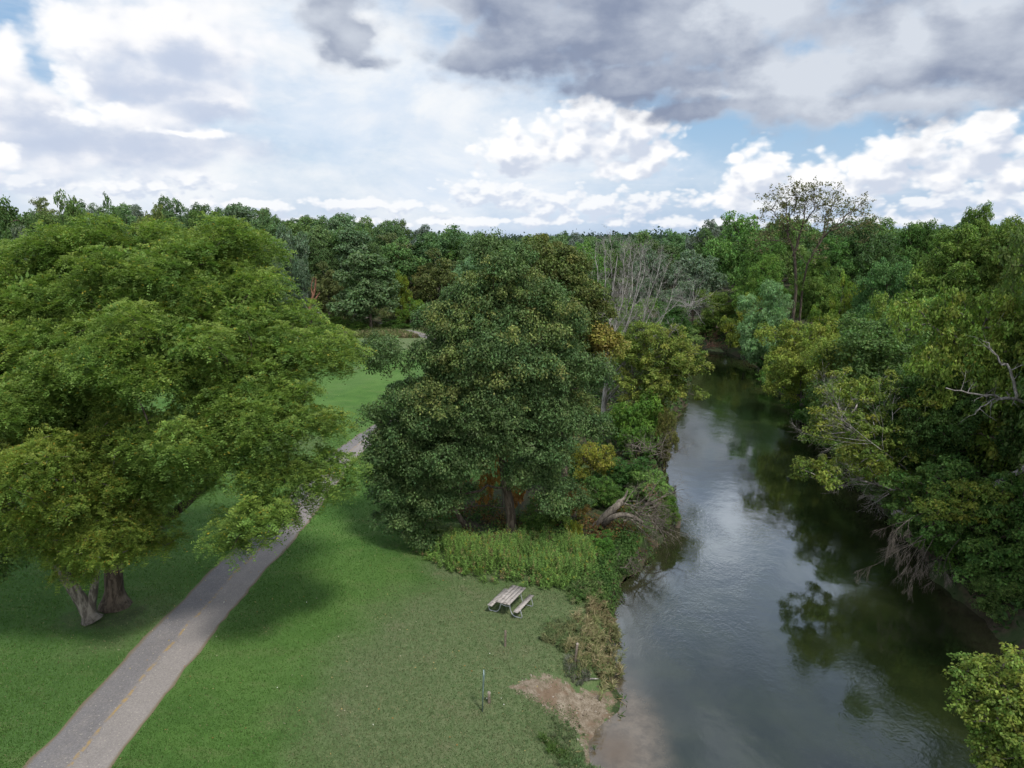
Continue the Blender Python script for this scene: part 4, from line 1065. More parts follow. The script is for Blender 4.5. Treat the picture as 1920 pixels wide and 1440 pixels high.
def far_forest():
    rng = np.random.default_rng(80); Vs = []; Cs = []
    Y = 300.0
    while Y < 1900:
        sp = 10 + Y * .012; half = .8 * Y
        xs = np.arange(-half, half, sp) + rng.uniform(-3, 3, size=len(np.arange(-half, half, sp)))
        n = len(xs); ys = Y + rng.uniform(-.5, .5, size=n) * sp * 1.6
        H = rng.uniform(14.5, 18.5, size=n) + (rng.random(n) < .05) * 1.5
        zb = ground_z(xs, ys, np.full(n, 50.0))
        C = np.stack([xs, ys, zb + H - sp * .38], -1)
        k = int(np.clip(48000 / Y, 55, 150)); s = .8 + Y * .0016
        V, c = puffs(rng, C, np.full(n, sp * .62), k, s, s * .8, [(.034, .062, .032), (.044, .072, .036), (.036, .060, .038)], flat=.5, fill=.5, colvar=.18, jit=1.2, upw=.1)
        bl = min(1, (Y - 250) / 900); c = c * (1 - .25 * bl) + np.array((.055, .085, .105)) * .45 * bl  # aerial haze painted into the leaf colours, stronger farther away
        Vs.append(V); Cs.append(c); Y += sp * 1.9
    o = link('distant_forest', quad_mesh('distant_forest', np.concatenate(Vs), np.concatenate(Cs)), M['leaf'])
    tag(o, 'far-off woodland closing the horizon', 'forest', kind='stuff')
far_forest()

# ------------------------------------------------------------------ grass and weeds
def blades(rng, X, Y, Z, L, W, col, tilt=.35, lift=.42):
    n = len(X)
    A = UP + rng.normal(size=(n, 3)) * tilt
    N = rng.normal(size=(n, 3)) * np.array((1, 1, .2))
    P = np.stack([X, Y, Z], -1) + nrm(A) * (np.asarray(L)[:, None] * lift)
    return leaf_quads(P, N, A, L, W), col

def lawn_grass():
    rng = np.random.default_rng(90)
    n = 520000
    # denser near the camera
    v = rng.random(n); y = 17.5 * (62 / 17.5) ** v; x = rng.uniform(-1, 1, n) * .74 * (y + 4)
    sd = sd_river(x, y); pd = path_dist(x, y)
    m = ground_masks(x, y, sd)
    p = (sd > .5) & (pd > 1.5 - .25 * sstep(38, 56, y) + .12 * rng.random(n)) & (x < 16) & (m[:, 0] < .30 + .35 * rng.random(n)) & (m[:, 2] < .25 + .3 * rng.random(n))
    x, y, m = x[p], y[p], m[p]; n = len(x)
    pt = fbm(x * .5, y * .5, 12); big = fbm(x * .12, y * .12, 21)
    w = sstep(.15, .8, m[:, 1] + (pt - .5) * .7)[:, None]
    lush = np.array((.052, .112, .023)) * (1 - .0) + np.array((.035, .035, .012)) * (big[:, None] - .35)
    dull = np.array((.095, .130, .056)) + np.array((.05, .03, .03)) * (pt[:, None] - .5)
    c = lush * (1 - w) + dull * w
    c = c * 1.15 * (1 + rng.normal(size=(n, 1)) * .24)
    dry = rng.random(n) < .04 + .08 * w[:, 0]; c[dry] = np.array((.20, .18, .10)) * (1 + rng.normal(size=(dry.sum(), 1)) * .3)
    L = rng.uniform(.05, .10, n) * (.8 + .5 * pt); W = rng.uniform(.014, .028, n) * (.7 + y / 40)
    V, c = blades(rng, x, y, np.zeros(n) + ground_z(x, y, np.full(n, 9.0)), L, W, np.clip(c, .005, 1), tilt=.8, lift=.35)
    o = link('lawn_grass', quad_mesh('lawn_grass', V, c), M['grassy']); tag(o, 'short mown grass on the lawn beside the path', 'grass', kind='stuff')
    print('lawn blades', n)
lawn_grass()

WEED = np.array([(-5.6, 38.6), (-3.6, 36.0), (-2.0, 35.2), (0.0, 34.4), (1.6, 34.1), (2.8, 33.9), (4.3, 34.6), (5.2, 35.6), (5.9, 38.2), (4.4, 39.6), (1.2, 40.0), (-2.5, 39.8)])
def in_poly(x, y, P):
    ins = np.zeros(np.shape(x), bool)
    for i in range(len(P)):
        a = P[i]; b = P[(i + 1) % len(P)]
        if a[1] != b[1]: ins ^= ((a[1] > y) != (b[1] > y)) & (x < (b[0] - a[0]) * (y - a[1]) / (b[1] - a[1]) + a[0])
    return ins
def tall_weeds():
    rng = np.random.default_rng(91)
    n = 5200; x = rng.uniform(-6, 6.2, n); y = rng.uniform(33.5, 40.2, n)
    p = in_poly(x + rng.normal(size=n) * .2, y + rng.normal(size=n) * .2, WEED) & (fbm(x * 1.2, y * 1.2, 33) > .38)
    x, y = x[p], y[p]; n = len(x)
    hn = fbm(x * .9, y * .9, 31) + .0
    H = (.5 + 1.25 * hn) * rng.uniform(.75, 1.15, n) * sstep(5.6, 3.6, np.abs(x + .1) * .9)
    ed = sd_poly(x, y, WEED); H = H * np.clip(.38 + .55 * ed, .3, 1.0) * np.where(rng.random(n) < .12, 1.35, 1.0)
    H = np.maximum(H, .22)
    k = 26; t = (np.arange(k) + .5) / k
    lean = rng.normal(size=(n, 2)) * .17
    P = np.zeros((n, k, 3)); P[..., 0] = x[:, None] + lean[:, :1] * t * H[:, None]; P[..., 1] = y[:, None] + lean[:, 1:] * t * H[:, None]; P[..., 2] = (t[None, :] ** .8) * H[:, None]
    an = rng.uniform(0, 6.28, (n, k)); out = np.stack([np.cos(an), np.sin(an), rng.uniform(.5, 1.5, (n, k))], -1)
    L = (.15 * (1.05 - .6 * t))[None, :] * rng.uniform(.8, 1.3, (n, k))
    P = P + out * L[..., None] * .45
    N = UP + rng.normal(size=(n, k, 3)) * .5
    base = np.array((.125, .225, .055)) * (1 - .0) + (hn[:, None, None] - .4) * np.array((.04, .05, .0))
    c = base * (.75 + .5 * t)[None, :, None] * (1 + rng.normal(size=(n, k, 1)) * .2) * (1 + rng.normal(size=(n, 1, 1)) * .18)
    dry = rng.random(n) < .09; c[dry] = np.array((.24, .19, .09)) * (1 + rng.normal(size=(dry.sum(), k, 1)) * .25)
    yel = (rng.random(n) < .08); c[yel, -6:] = np.array((.36, .33, .05))
    V = leaf_quads(P.reshape(-1, 3), N.reshape(-1, 3), out.reshape(-1, 3), L.ravel(), L.ravel() * .3)
    o = link('tall_weeds', quad_mesh('tall_weeds', V, np.clip(c.reshape(-1, 3), .005, 1)), M['grassy']); tag(o, 'bright green tall weeds growing behind the picnic table', 'weeds', kind='stuff')
tall_weeds()

def ground_cover():
    """leafy low plants of the bank edges, woodland floor, meadow margin"""
    rng = np.random.default_rng(92)
    Vs, Cs = [], []
    def patch(n, fx, fy, cond, L, W, H, cols, up=.9, tilt=.5):
        x = rng.uniform(*fx, n); y = rng.uniform(*fy, n); sd = sd_river(x, y); pd = path_dist(x, y)
        p = cond(x, y, sd) & (pd > 1.9); x, y, sd = x[p], y[p], sd[p]; n = len(x)
        z = ground_z(x, y, sd) + rng.random(n) ** 1.3 * H
        cols_ = np.array(cols); ci = np.clip((fbm(x * .7, y * .7, 55) * 2.2 - .6) * len(cols_), 0, len(cols_) - 1).astype(int)
        c = cols_[np.where(rng.random(n) < .65, ci, rng.integers(0, len(cols_), n))] * (1 + rng.normal(size=(n, 1)) * .25)
        A = rng.normal(size=(n, 3)) * tilt + UP * up; N = rng.normal(size=(n, 3)) * .5 + UP * (1 - up)
        l = L * rng.uniform(.6, 1.4, n)
        Vs.append(leaf_quads(np.stack([x, y, z], -1), N, A, l, W * rng.uniform(.7, 1.3, n))); Cs.append(np.clip(c, .005, 1))
    green = [(.06, .12, .03), (.045, .095, .025), (.08, .13, .035)]
    # leafy plants by the bank beside the weeds
    patch(16000, (3.0, 7.2), (32.6, 41), lambda x, y, s: (s > .05) & (s < 2.2), .12, .09, .45, green, .25, .6)
    patch(26000, (1.5, 20), (17, 62), lambda x, y, s: (s > -.25) & (s < .7) & (x < 15) & (np.abs(sd_poly(x, y, SAND)) > -9) & (sd_poly(x, y, SAND) < -.2), .34, .05, .15, green + [(.16, .13, .06), (.2, .15, .08)], .5, .7)
    # woodland floor under the linden and along the left bank
    patch(26000, (-5.5, 9.5), (39, 50), lambda x, y, s: (s > .1) & (fbm(x * .5, y * .5, 44) > .46), .15, .10, .55, green + [(.14, .10, .03), (.12, .07, .03)], .4, .6)
    patch(30000, (4, 30), (50, 112), lambda x, y, s: (s > 0) & (s < 14), .3, .2, 1.3, green + [(.03, .06, .02), (.1, .1, .04)], .4, .6)
    # right bank floor
    patch(50000, (18, 46), (12, 125), lambda x, y, s: (s > 0) & (s < 9) & (x > 16), .28, .2, .8, [(.035, .075, .02), (.05, .095, .025), (.025, .05, .018)], .4, .6)
    # meadow margin: tall grass and flowers before the forest
    patch(60000, (-75, -5), (126, 166), lambda x, y, s: y > 127.5 + 1.2 * np.sin(x * .5) - .12 * (x + 20) * (x < -20), .85, .12, .6, [(.085, .115, .035), (.11, .13, .045), (.10, .10, .05), (.06, .10, .03)], .95, .3)
    patch(14000, (-31, -16), (126.5, 133), lambda x, y, s: fbm(x * .4, y * .4, 77) > .36, .8, .13, .6, [(.13, .16, .06), (.16, .17, .07), (.10, .14, .045), (.19, .16, .09)], .95, .3)
    patch(9000, (-22, -8), (145, 156), lambda x, y, s: s > 0, .8, .12, .5, [(.20, .12, .05), (.16, .12, .05), (.14, .13, .05)], .95, .3)
    o = link('ground_cover', quad_mesh('ground_cover', np.concatenate(Vs), np.concatenate(Cs)), M['grassy']); tag(o, 'low wild plants covering the banks and woodland floor', 'ground cover', kind='stuff')
ground_cover()

def tuft(name, label, px, py, n, R, H, cols, seed, lean=(0, 0), L=.5, z=None, ry=None):
    """a clump of many arching grass tufts of uneven height"""
    rng = np.random.default_rng(seed); B = on_ground(px, py); ry = ry or 1
    m = max(12, int(n / 34)); a = rng.uniform(0, 6.28, m); r = R * np.sqrt(rng.random(m)) * rng.uniform(.75, 1.25, m)
    cx = np.cos(a) * r; cy = np.sin(a) * r * ry
    keep = fbm((B[0] + cx) * 1.7, (B[1] + cy) * 1.7, seed, 3) > .40; cx, cy = cx[keep], cy[keep]; m = len(cx)
    hh = H * rng.uniform(.35, 1.2, m)
    k = 46; an = rng.uniform(0, 6.28, (m, k)); t = rng.random((m, k)); sp = rng.uniform(.25, 1.0, (m, k))
    ox = np.cos(an) * sp; oy = np.sin(an) * sp
    x = cx[:, None] + (ox * .34 + lean[0] * .7) * t * hh[:, None]; y = cy[:, None] + (oy * .34 + lean[1] * .7) * t * hh[:, None]
    zz = hh[:, None] * (t - .42 * t * t * sp)
    sd = sd_river(B[0] + x, B[1] + y); gz = ground_z(B[0] + cx, B[1] + cy)[:, None]
    A = np.stack([ox * (.35 + t), oy * (.35 + t), 1.1 - 1.3 * t * sp], -1) + np.array((*lean, 0)) + rng.normal(size=(m, k, 3)) * .18
    N = rng.normal(size=(m, k, 3))
    cols = np.array(cols); cl = cols[rng.integers(0, len(cols), m)][:, None, :] * .6 + cols[rng.integers(0, len(cols), (m, k))] * .4
    c = cl * (1 + rng.normal(size=(m, k, 1)) * .22)
    l = L * rng.uniform(.5, 1.1, (m, k))
    P = np.stack([x, y, np.maximum(gz, WATER_Z) + zz], -1)
    ok = (sd > -.9).ravel()
    V = leaf_quads(P.reshape(-1, 3)[ok], N.reshape(-1, 3)[ok], A.reshape(-1, 3)[ok], l.ravel()[ok], (l * .06 + .006).ravel()[ok])
    root = link(name, quad_mesh(name, V, np.clip(c.reshape(-1, 3)[ok], .005, 1)), M['grassy']); root.location = (B[0], B[1], 0)
    tag(root, label, 'plant'); return root
tuft('dry_grass_clump', 'big dry tan grass clump hanging over the bank right of the short wooden posts', 1108, 1212, 9000, 1.2, .75, [(.36, .30, .17), (.24, .235, .11), (.17, .21, .08), (.14, .195, .07), (.27, .24, .13)], 1, (.2, -.1), ry=1.7, L=.42)
tuft('dry_grass_clump', 'rusty dry grass on the bank edge right of the picnic table', 1128, 1150, 3600, .8, .5, [(.33, .25, .15), (.27, .22, .12), (.17, .19, .08), (.14, .18, .07)], 2, (.3, -.2), ry=1.5)
tuft('grass_clump', 'greenish long grass beside the leaning post on the bank', 1062, 1195, 4600, 1.1, .42, [(.12, .18, .07), (.15, .19, .085), (.21, .2, .1)], 3, (.1, 0))
tuft('weed_clump', 'dark greyish dead weeds around the base of the leaning post', 1082, 1248, 2200, .55, .45, [(.09, .10, .07), (.15, .14, .11), (.08, .095, .06), (.24, .23, .2)], 4, L=.22)
tuft('grass_clump', 'bright green grass clump at the bottom edge beside the sandy beach', 1040, 1392, 2500, .55, .4, [(.075, .14, .03), (.06, .12, .03)], 5, L=.3)
tuft('grass_clump', 'long pale green grass at the very bottom of the bank', 1078, 1425, 5000, 1.0, .36, [(.12, .18, .075), (.17, .2, .1), (.09, .15, .05)], 6, L=.32, ry=1.2)
tuft('grass_clump', 'grey-green grass fringe along the lower edge of the sandy beach', 1068, 1355, 3200, .8, .26, [(.11, .16, .07), (.17, .19, .11)], 7, L=.22, ry=1.5)
tuft('grass_clump', 'fresh green long grass between the weed patch and the bank edge', 1105, 1118, 4800, 1.1, .5, [(.09, .175, .05), (.12, .185, .06), (.19, .19, .1)], 8, (.15, -.1), L=.4, ry=1.2)

# ------------------------------------------------------------------ fallen log and brush at the left bank
def fallen_tree():
    rng = np.random.default_rng(93); B = on_ground(1122, 990)
    root = thing('fallen_tree', 'fallen broken tree with bare tangled twigs lying on the left bank into the river', 'fallen tree', B)
    tb = Tubes()
    pp = smooth_line(np.array([B + (-.1, 0, .1), at(1150, 955, 41), at(1165, 940, 41.2)]), 9) - B; tb.add(pp, np.linspace(.30, .20, 9) * (1 + rng.normal(size=9) * .08), 8)
    pp2 = smooth_line(np.array([at(1163, 942, 41.2), at(1172, 932, 41.3), at(1177, 918, 41.3)]), 7) - B; tb.add(pp2, np.linspace(.16, .03, 7), 6)
    link('log', tb.mesh('log'), M['dead_brown'], root)
    t2 = Tubes(); p3 = smooth_line(np.array([B + (.15, -.15, .15), at(1145, 972, 40.6), at(1165, 965, 40.6), at(1185, 968, 40.6), at(1205, 980, 40.5)]), 12) - B; t2.add(p3, np.linspace(.20, .10, 12), 8)
    link('limb', t2.mesh('limb'), M['dead_brown'], root)
    t3 = Tubes()
    for _ in range(34):
        s = at(rng.uniform(1165, 1215), rng.uniform(940, 990), rng.uniform(39.8, 42)) - B
        d = nrm(np.array((rng.uniform(.1, 1.0), rng.uniform(-.9, .6), rng.uniform(-.35, .6))))
        grow(t3, rng, s, d, rng.uniform(1.2, 2.8), .035, 1, 3, spread=.65, up=-.08, wander=.16, nchild=(4, 6))
    link('dead_branch', t3.mesh('dead_branch'), M['dead_brown'], root)
fallen_tree()
def brush(label, px, py, Y, n, L, seed, mat, name='brush_pile'):
    rng = np.random.default_rng(seed); B = at(px, py, Y); t = Tubes()
    for _ in range(n): grow(t, rng, rng.normal(size=3) * np.array((.5, .4, .15)), nrm(np.array((rng.normal() + .4, rng.normal(), abs(rng.normal()) * .5))), rng.uniform(.6, 1) * L, .03, 1, 3, spread=.65, up=-.02, wander=.15, nchild=(3, 5))
    o = link(name, t.mesh(name), mat); o.location = B; tag(o, label, 'brush')
brush('bare reddish brush at the water edge under the bright green bush', 1210, 845, 50.5, 22, 2.4, 94, M['dead_brown'])
brush('grey driftwood branches along the far river bend', 1330, 650, 119, 16, 4.5, 95, M['rusty_wood'])
brush('grey bare brush behind the right side of the dead tree', 1290, 575, 100, 26, 6.0, 96, M['dead_wood'])
brush('small rusty dead branch by the old wooden pile', 1228, 925, 44.3, 5, 1.0, 97, M['rusty_wood'])
brush('dark root tangle at the waterline below the weeds', 1185, 1060, 37.6, 14, .9, 98, M['dead_brown'])

def pile():
    B = at(1272, 948, 44.6); rng = np.random.default_rng(99)
    B[2] = WATER_Z
    tb = Tubes(); P = np.array([(0, 0, -1.0), (0, 0, 0), (.03, 0, .35), (.05, .0, .72), (.05, 0, .73)]); tb.add(P, np.array([.2, .2, .19, .18, .02]), 10)
    root = link('wooden_pile', tb.mesh('wooden_pile', smooth=False), M['post_wood']); root.location = B; tag(root, 'old dark wooden pile standing in the river at the left bank', 'pile')
pile()
def drift():
    B = on_ground(1105, 1283, -.75); tb = Tubes(); rng = np.random.default_rng(100)
    P = smooth_line(np.array([(-.38, -.05, .02), (-.1, .02, .05), (.15, .05, .06), (.42, .08, .03)]), 9); tb.add(P, np.array([.02, .04, .045, .05, .045, .04, .03, .025, .012]), 6)
    grow(tb, rng, P[4], (-.3, .5, .4), .25, .015, 2, 3)
    B[2] = float(ground_z(B[:1], B[1:2])[0]) + .02
    o = link('driftwood', tb.mesh('driftwood'), M['dead_wood']); o.location = B; tag(o, 'piece of driftwood lying on the sandy beach at the water', 'driftwood')
drift()

# ------------------------------------------------------------------ picnic table
def picnic_table():
    C = np.array((-.05, 32.0, 0)); ang = math.atan2(1.6, .8)
    root = thing('picnic_table', 'weathered wooden picnic table with bent metal pipe frame on the lawn', 'picnic table', C, ang)
    rng = np.random.default_rng(7)
    # local x along the table
    tb = Tubes(); n = 4; w = .178
    for i in range(n):
        y = (i - 1.5) * (w + .012); dx = rng.uniform(-.012, .012)
        tb.box((dx, y, .745 + rng.uniform(-.003, .003)), (.92, rng.uniform(-.004, .004), 0), (0, w / 2, 0), (0, 0, .02))
    for x in (-.62, .62): tb.box((x, 0, .705), (.045, 0, 0), (0, .34, 0), (0, 0, .018))
    link('tabletop', tb.mesh('tabletop', smooth=False), M['table_wood'], root)
    for s in (-1, 1):
        t = Tubes(); t.box((0, s * .70, .445), (.92, 0, 0), (0, .125, 0), (0, 0, .02))
        link('bench_seat', t.mesh('bench_seat', smooth=False), M['table_wood'], root)
    for x in (-.62, .62):
        t = Tubes()
        for s in (-1, 1):
            P = smooth_line(np.array([(x, s * .24, .69), (x, s * .255, .45), (x, s * .33, .2), (x, s * .48, .05), (x, s * .7, .028), (x, s * .86, .04), (x, s * .90, .14), (x, s * .84, .34), (x, s * .80, .42), (x, s * .60, .42)]), 36)
            t.add(P, np.full(36, .024), 8)
        t.add(np.array([(x, -.25, .50), (x, 0, .46), (x, .25, .50)]), np.full(3, .02), 8)
        link('pipe_leg', t.mesh('pipe_leg'), M['galvanised'], root)
picnic_table()

def post(name, label, px, py, h, w, mat, lean=(0, 0), cap=None, seed=0):
    B = on_ground(px, py); tb = Tubes(); rng = np.random.default_rng(seed)
    B[2] = float(ground_z(B[:1], B[1:2])[0])
    n = 6; P = np.array([(lean[0] * t, lean[1] * t, -.3 + (h + .3) * t) for t in np.linspace(0, 1, n)])
    root = thing(name, label, 'post', B)
    tb.add(np.concatenate([P, [P[-1] + (0, 0, .005)]]), np.concatenate([w * (1 + rng.normal(size=n) * .05), [.005]]), 7)
    link('post', tb.mesh('post', smooth=False), mat, root)
    if cap:
        t2 = Tubes(); e = P[-1] + (0, 0, .012); t2.add(np.array([e, e + (0, 0, .06), e + (0, 0, .065)]), np.array([w * 1.15, w * 1.0, .005]), 7)
        link('cap', t2.mesh('cap', smooth=False), cap, root)
post('wooden_post', 'short thin brown wooden post standing alone on the lawn below the picnic table', 947, 1212, .78, .05, M['post_wood'], (.02, 0), seed=1)
post('wooden_post', 'wooden post with pale top in the dead weeds on the bank', 1076, 1240, 1.0, .055, M['post_wood'], (.14, .05), M['post_pale'], seed=2)
post('wooden_post', 'low reddish wooden stub right beside the grey metal sign post', 917, 1318, .42, .06, M['post_wood'], (0, 0), M['post_pale'], seed=3)

def sign_post():
    B = on_ground(905, 1334)
    root = thing('sign_post', 'thin grey-green metal sign post seen edge-on near the sandy beach', 'sign post', B)
    t = Tubes()
    for a, b, c in (((0, 0, .78), (.004, .03, 0), 0), ((.018, .026, .78), (.02, 0, 0), 0), ((.018, -.026, .78), (.02, 0, 0), 0)):
        t.box(a, (b[0] if b[1] == 0 else .004, 0, 0), (0, .03 if b[1] else .004, 0), (.035, 0, 1.0))
    link('channel_post', t.mesh('channel_post', smooth=False), M['green_steel'], root)
    s = Tubes(); s.box((.085, 0, 1.45), (.005, 0, 0), (0, .15, 0), (.012, 0, .26))
    link('sign_panel', s.mesh('sign_panel', smooth=False), M['green_steel'], root)
sign_post()

def gravel():
    """small stones on the bare bank"""
    rng = np.random.default_rng(120); n = 1500
    x = rng.uniform(-.8, 4.6, n); y = rng.uniform(21, 28.5, n)
    d = sd_poly(x, y, SAND); k = d > -.25 + .25 * rng.random(n); x, y = x[k], y[k]; n = len(x)
    z = ground_z(x, y); ok = z > WATER_Z - .12; x, y, z = x[ok], y[ok], z[ok]; n = len(x)
    r = .012 + .05 * rng.random(n) ** 4
    O = np.array([(1, 0, 0), (0, 1, 0), (-1, 0, 0), (0, -1, 0), (0, 0, .6), (0, 0, -.6)], float)
    V = np.stack([x, y, z], -1)[:, None, :] + O[None] * r[:, None, None] * rng.uniform(.7, 1.3, (n, 6, 1))
    T = np.array([(0, 1, 4), (1, 2, 4), (2, 3, 4), (3, 0, 4), (1, 0, 5), (2, 1, 5), (3, 2, 5), (0, 3, 5)])
    F = (np.arange(n)[:, None, None] * 6 + T[None]).reshape(-1, 3)
    c = np.array([(.42, .37, .31), (.2, .15, .11), (.3, .25, .2), (.11, .085, .065)])[rng.integers(0, 4, n)]
    o = link('gravel', indexed_mesh('gravel', V.reshape(-1, 3), F, np.repeat(c, 6, 0), smooth=False), M['grassy']); tag(o, 'small stones and clods on the bare sandy bank', 'gravel', kind='stuff')
gravel()

def litter():
    rng = np.random.default_rng(110); pts = []
    for px, py in [(898, 1172), (918, 1226), (945, 1322), (912, 1311), (635, 742), (575, 1130), (380, 985), (400, 1180), (520, 1290), (960, 1235), (880, 1210), (650, 1215), (940, 1310), (420, 1130), (300, 1250), (700, 1360)]:
        b = on_ground(px, py); pts.append(b + (0, 0, .03))
    for _ in range(260):
        y = rng.uniform(18, 44); x = rng.uniform(-18, 3)
        if sd_river(np.array([x]), np.array([y]))[0] > .5: pts.append(np.array((x, y, .04)))
    P = np.array(pts); n = len(P); c = np.array([(.35, .28, .12), (.30, .17, .06), (.40, .36, .26)])[rng.integers(0, 3, n)]; c[:16] = (.7, .68, .62)
    V = leaf_quads(P, UP + rng.normal(size=(n, 3)) * .4, rng.normal(size=(n, 3)), rng.uniform(.05, .11, n), rng.uniform(.04, .07, n))
    o = link('fallen_leaves', quad_mesh('fallen_leaves', V, c), M['grassy']); tag(o, 'scattered fallen leaves and bits on the grass', 'leaves', kind='stuff')
litter()


# ------------------------------------------------------------------ sky, sun
SUN_AZ, SUN_EL = math.radians(150), math.radians(56)
def sky_deg(px, py):
    """azimuth / elevation in degrees of a photo pixel's direction"""
    a = (px - 960) / FPX; b = (720 - py) / FPX
    d = nrm((a, CP + b * SP, -SP + b * CP))
    return math.degrees(math.atan2(d[0], d[1])), math.degrees(math.asin(d[2]))

def density_group(name, blobs, warp_scale, warp, puff_scale, puff_amp, fine_amp, stretch=1.6, seed=0.0, rag=0.0):
    ng = bpy.data.node_groups.new(name, 'ShaderNodeTree')
    ng.interface.new_socket('Vector', in_out='INPUT', socket_type='NodeSocketVector')
    ng.interface.new_socket('Density', in_out='OUTPUT', socket_type='NodeSocketFloat')
    gi = ng.nodes.new('NodeGroupInput'); go = ng.nodes.new('NodeGroupOutput'); g = NT(ng)
    v = gi.outputs[0]
    q = g.vec('ADD', g.vec('MULTIPLY', v, (1, stretch, 1)), (seed, seed * .7, 0))
    wv = g.vec('SCALE', g.vec('SUBTRACT', g.noise(q, warp_scale, 4, .55, out=1, dim='2D'), (.5, .5, .5)), scale=warp)
    p = g.vec('ADD', v, g.vec('MULTIPLY', wv, (1, .6, 0)))
    D = None
    for px, py, rx, ry, *w in blobs:
        az, el = sky_deg(px, py); k = 57.3 / FPX
        dv = g.vec('MULTIPLY', g.vec('SUBTRACT', p, (az, el, 0)), (1 / (rx * k), 1 / (ry * k), 0))
        s = g.math('SUBTRACT', (w[0] if w else 1.0), g.vec('LENGTH', dv))
        if D is None: D = s
        else: D = g.math('SMOOTH_MAX', D, s, .25)
    if puff_amp:
        vo = g.n('ShaderNodeTexVoronoi', feature='SMOOTH_F1'); vo.voronoi_dimensions = '2D'; vo.inputs['Scale'].default_value = puff_scale
        vo.inputs['Detail'].default_value = 2.0; vo.inputs['Roughness'].default_value = .55; vo.inputs['Smoothness'].default_value = .35
        g.put(vo.inputs['Vector'], g.vec('ADD', q, g.vec('SCALE', wv, scale=.6)))
        D = g.math('MULTIPLY_ADD', g.math('SUBTRACT', .42, vo.outputs['Distance']), puff_amp, D)
    if fine_amp:
        D = g.math('MULTIPLY_ADD', g.math('SUBTRACT', g.noise(q, puff_scale * .8, 5, .62, dim='2D'), .5), fine_amp, D)
    ng.links.new(D, go.inputs[0])
    return ng

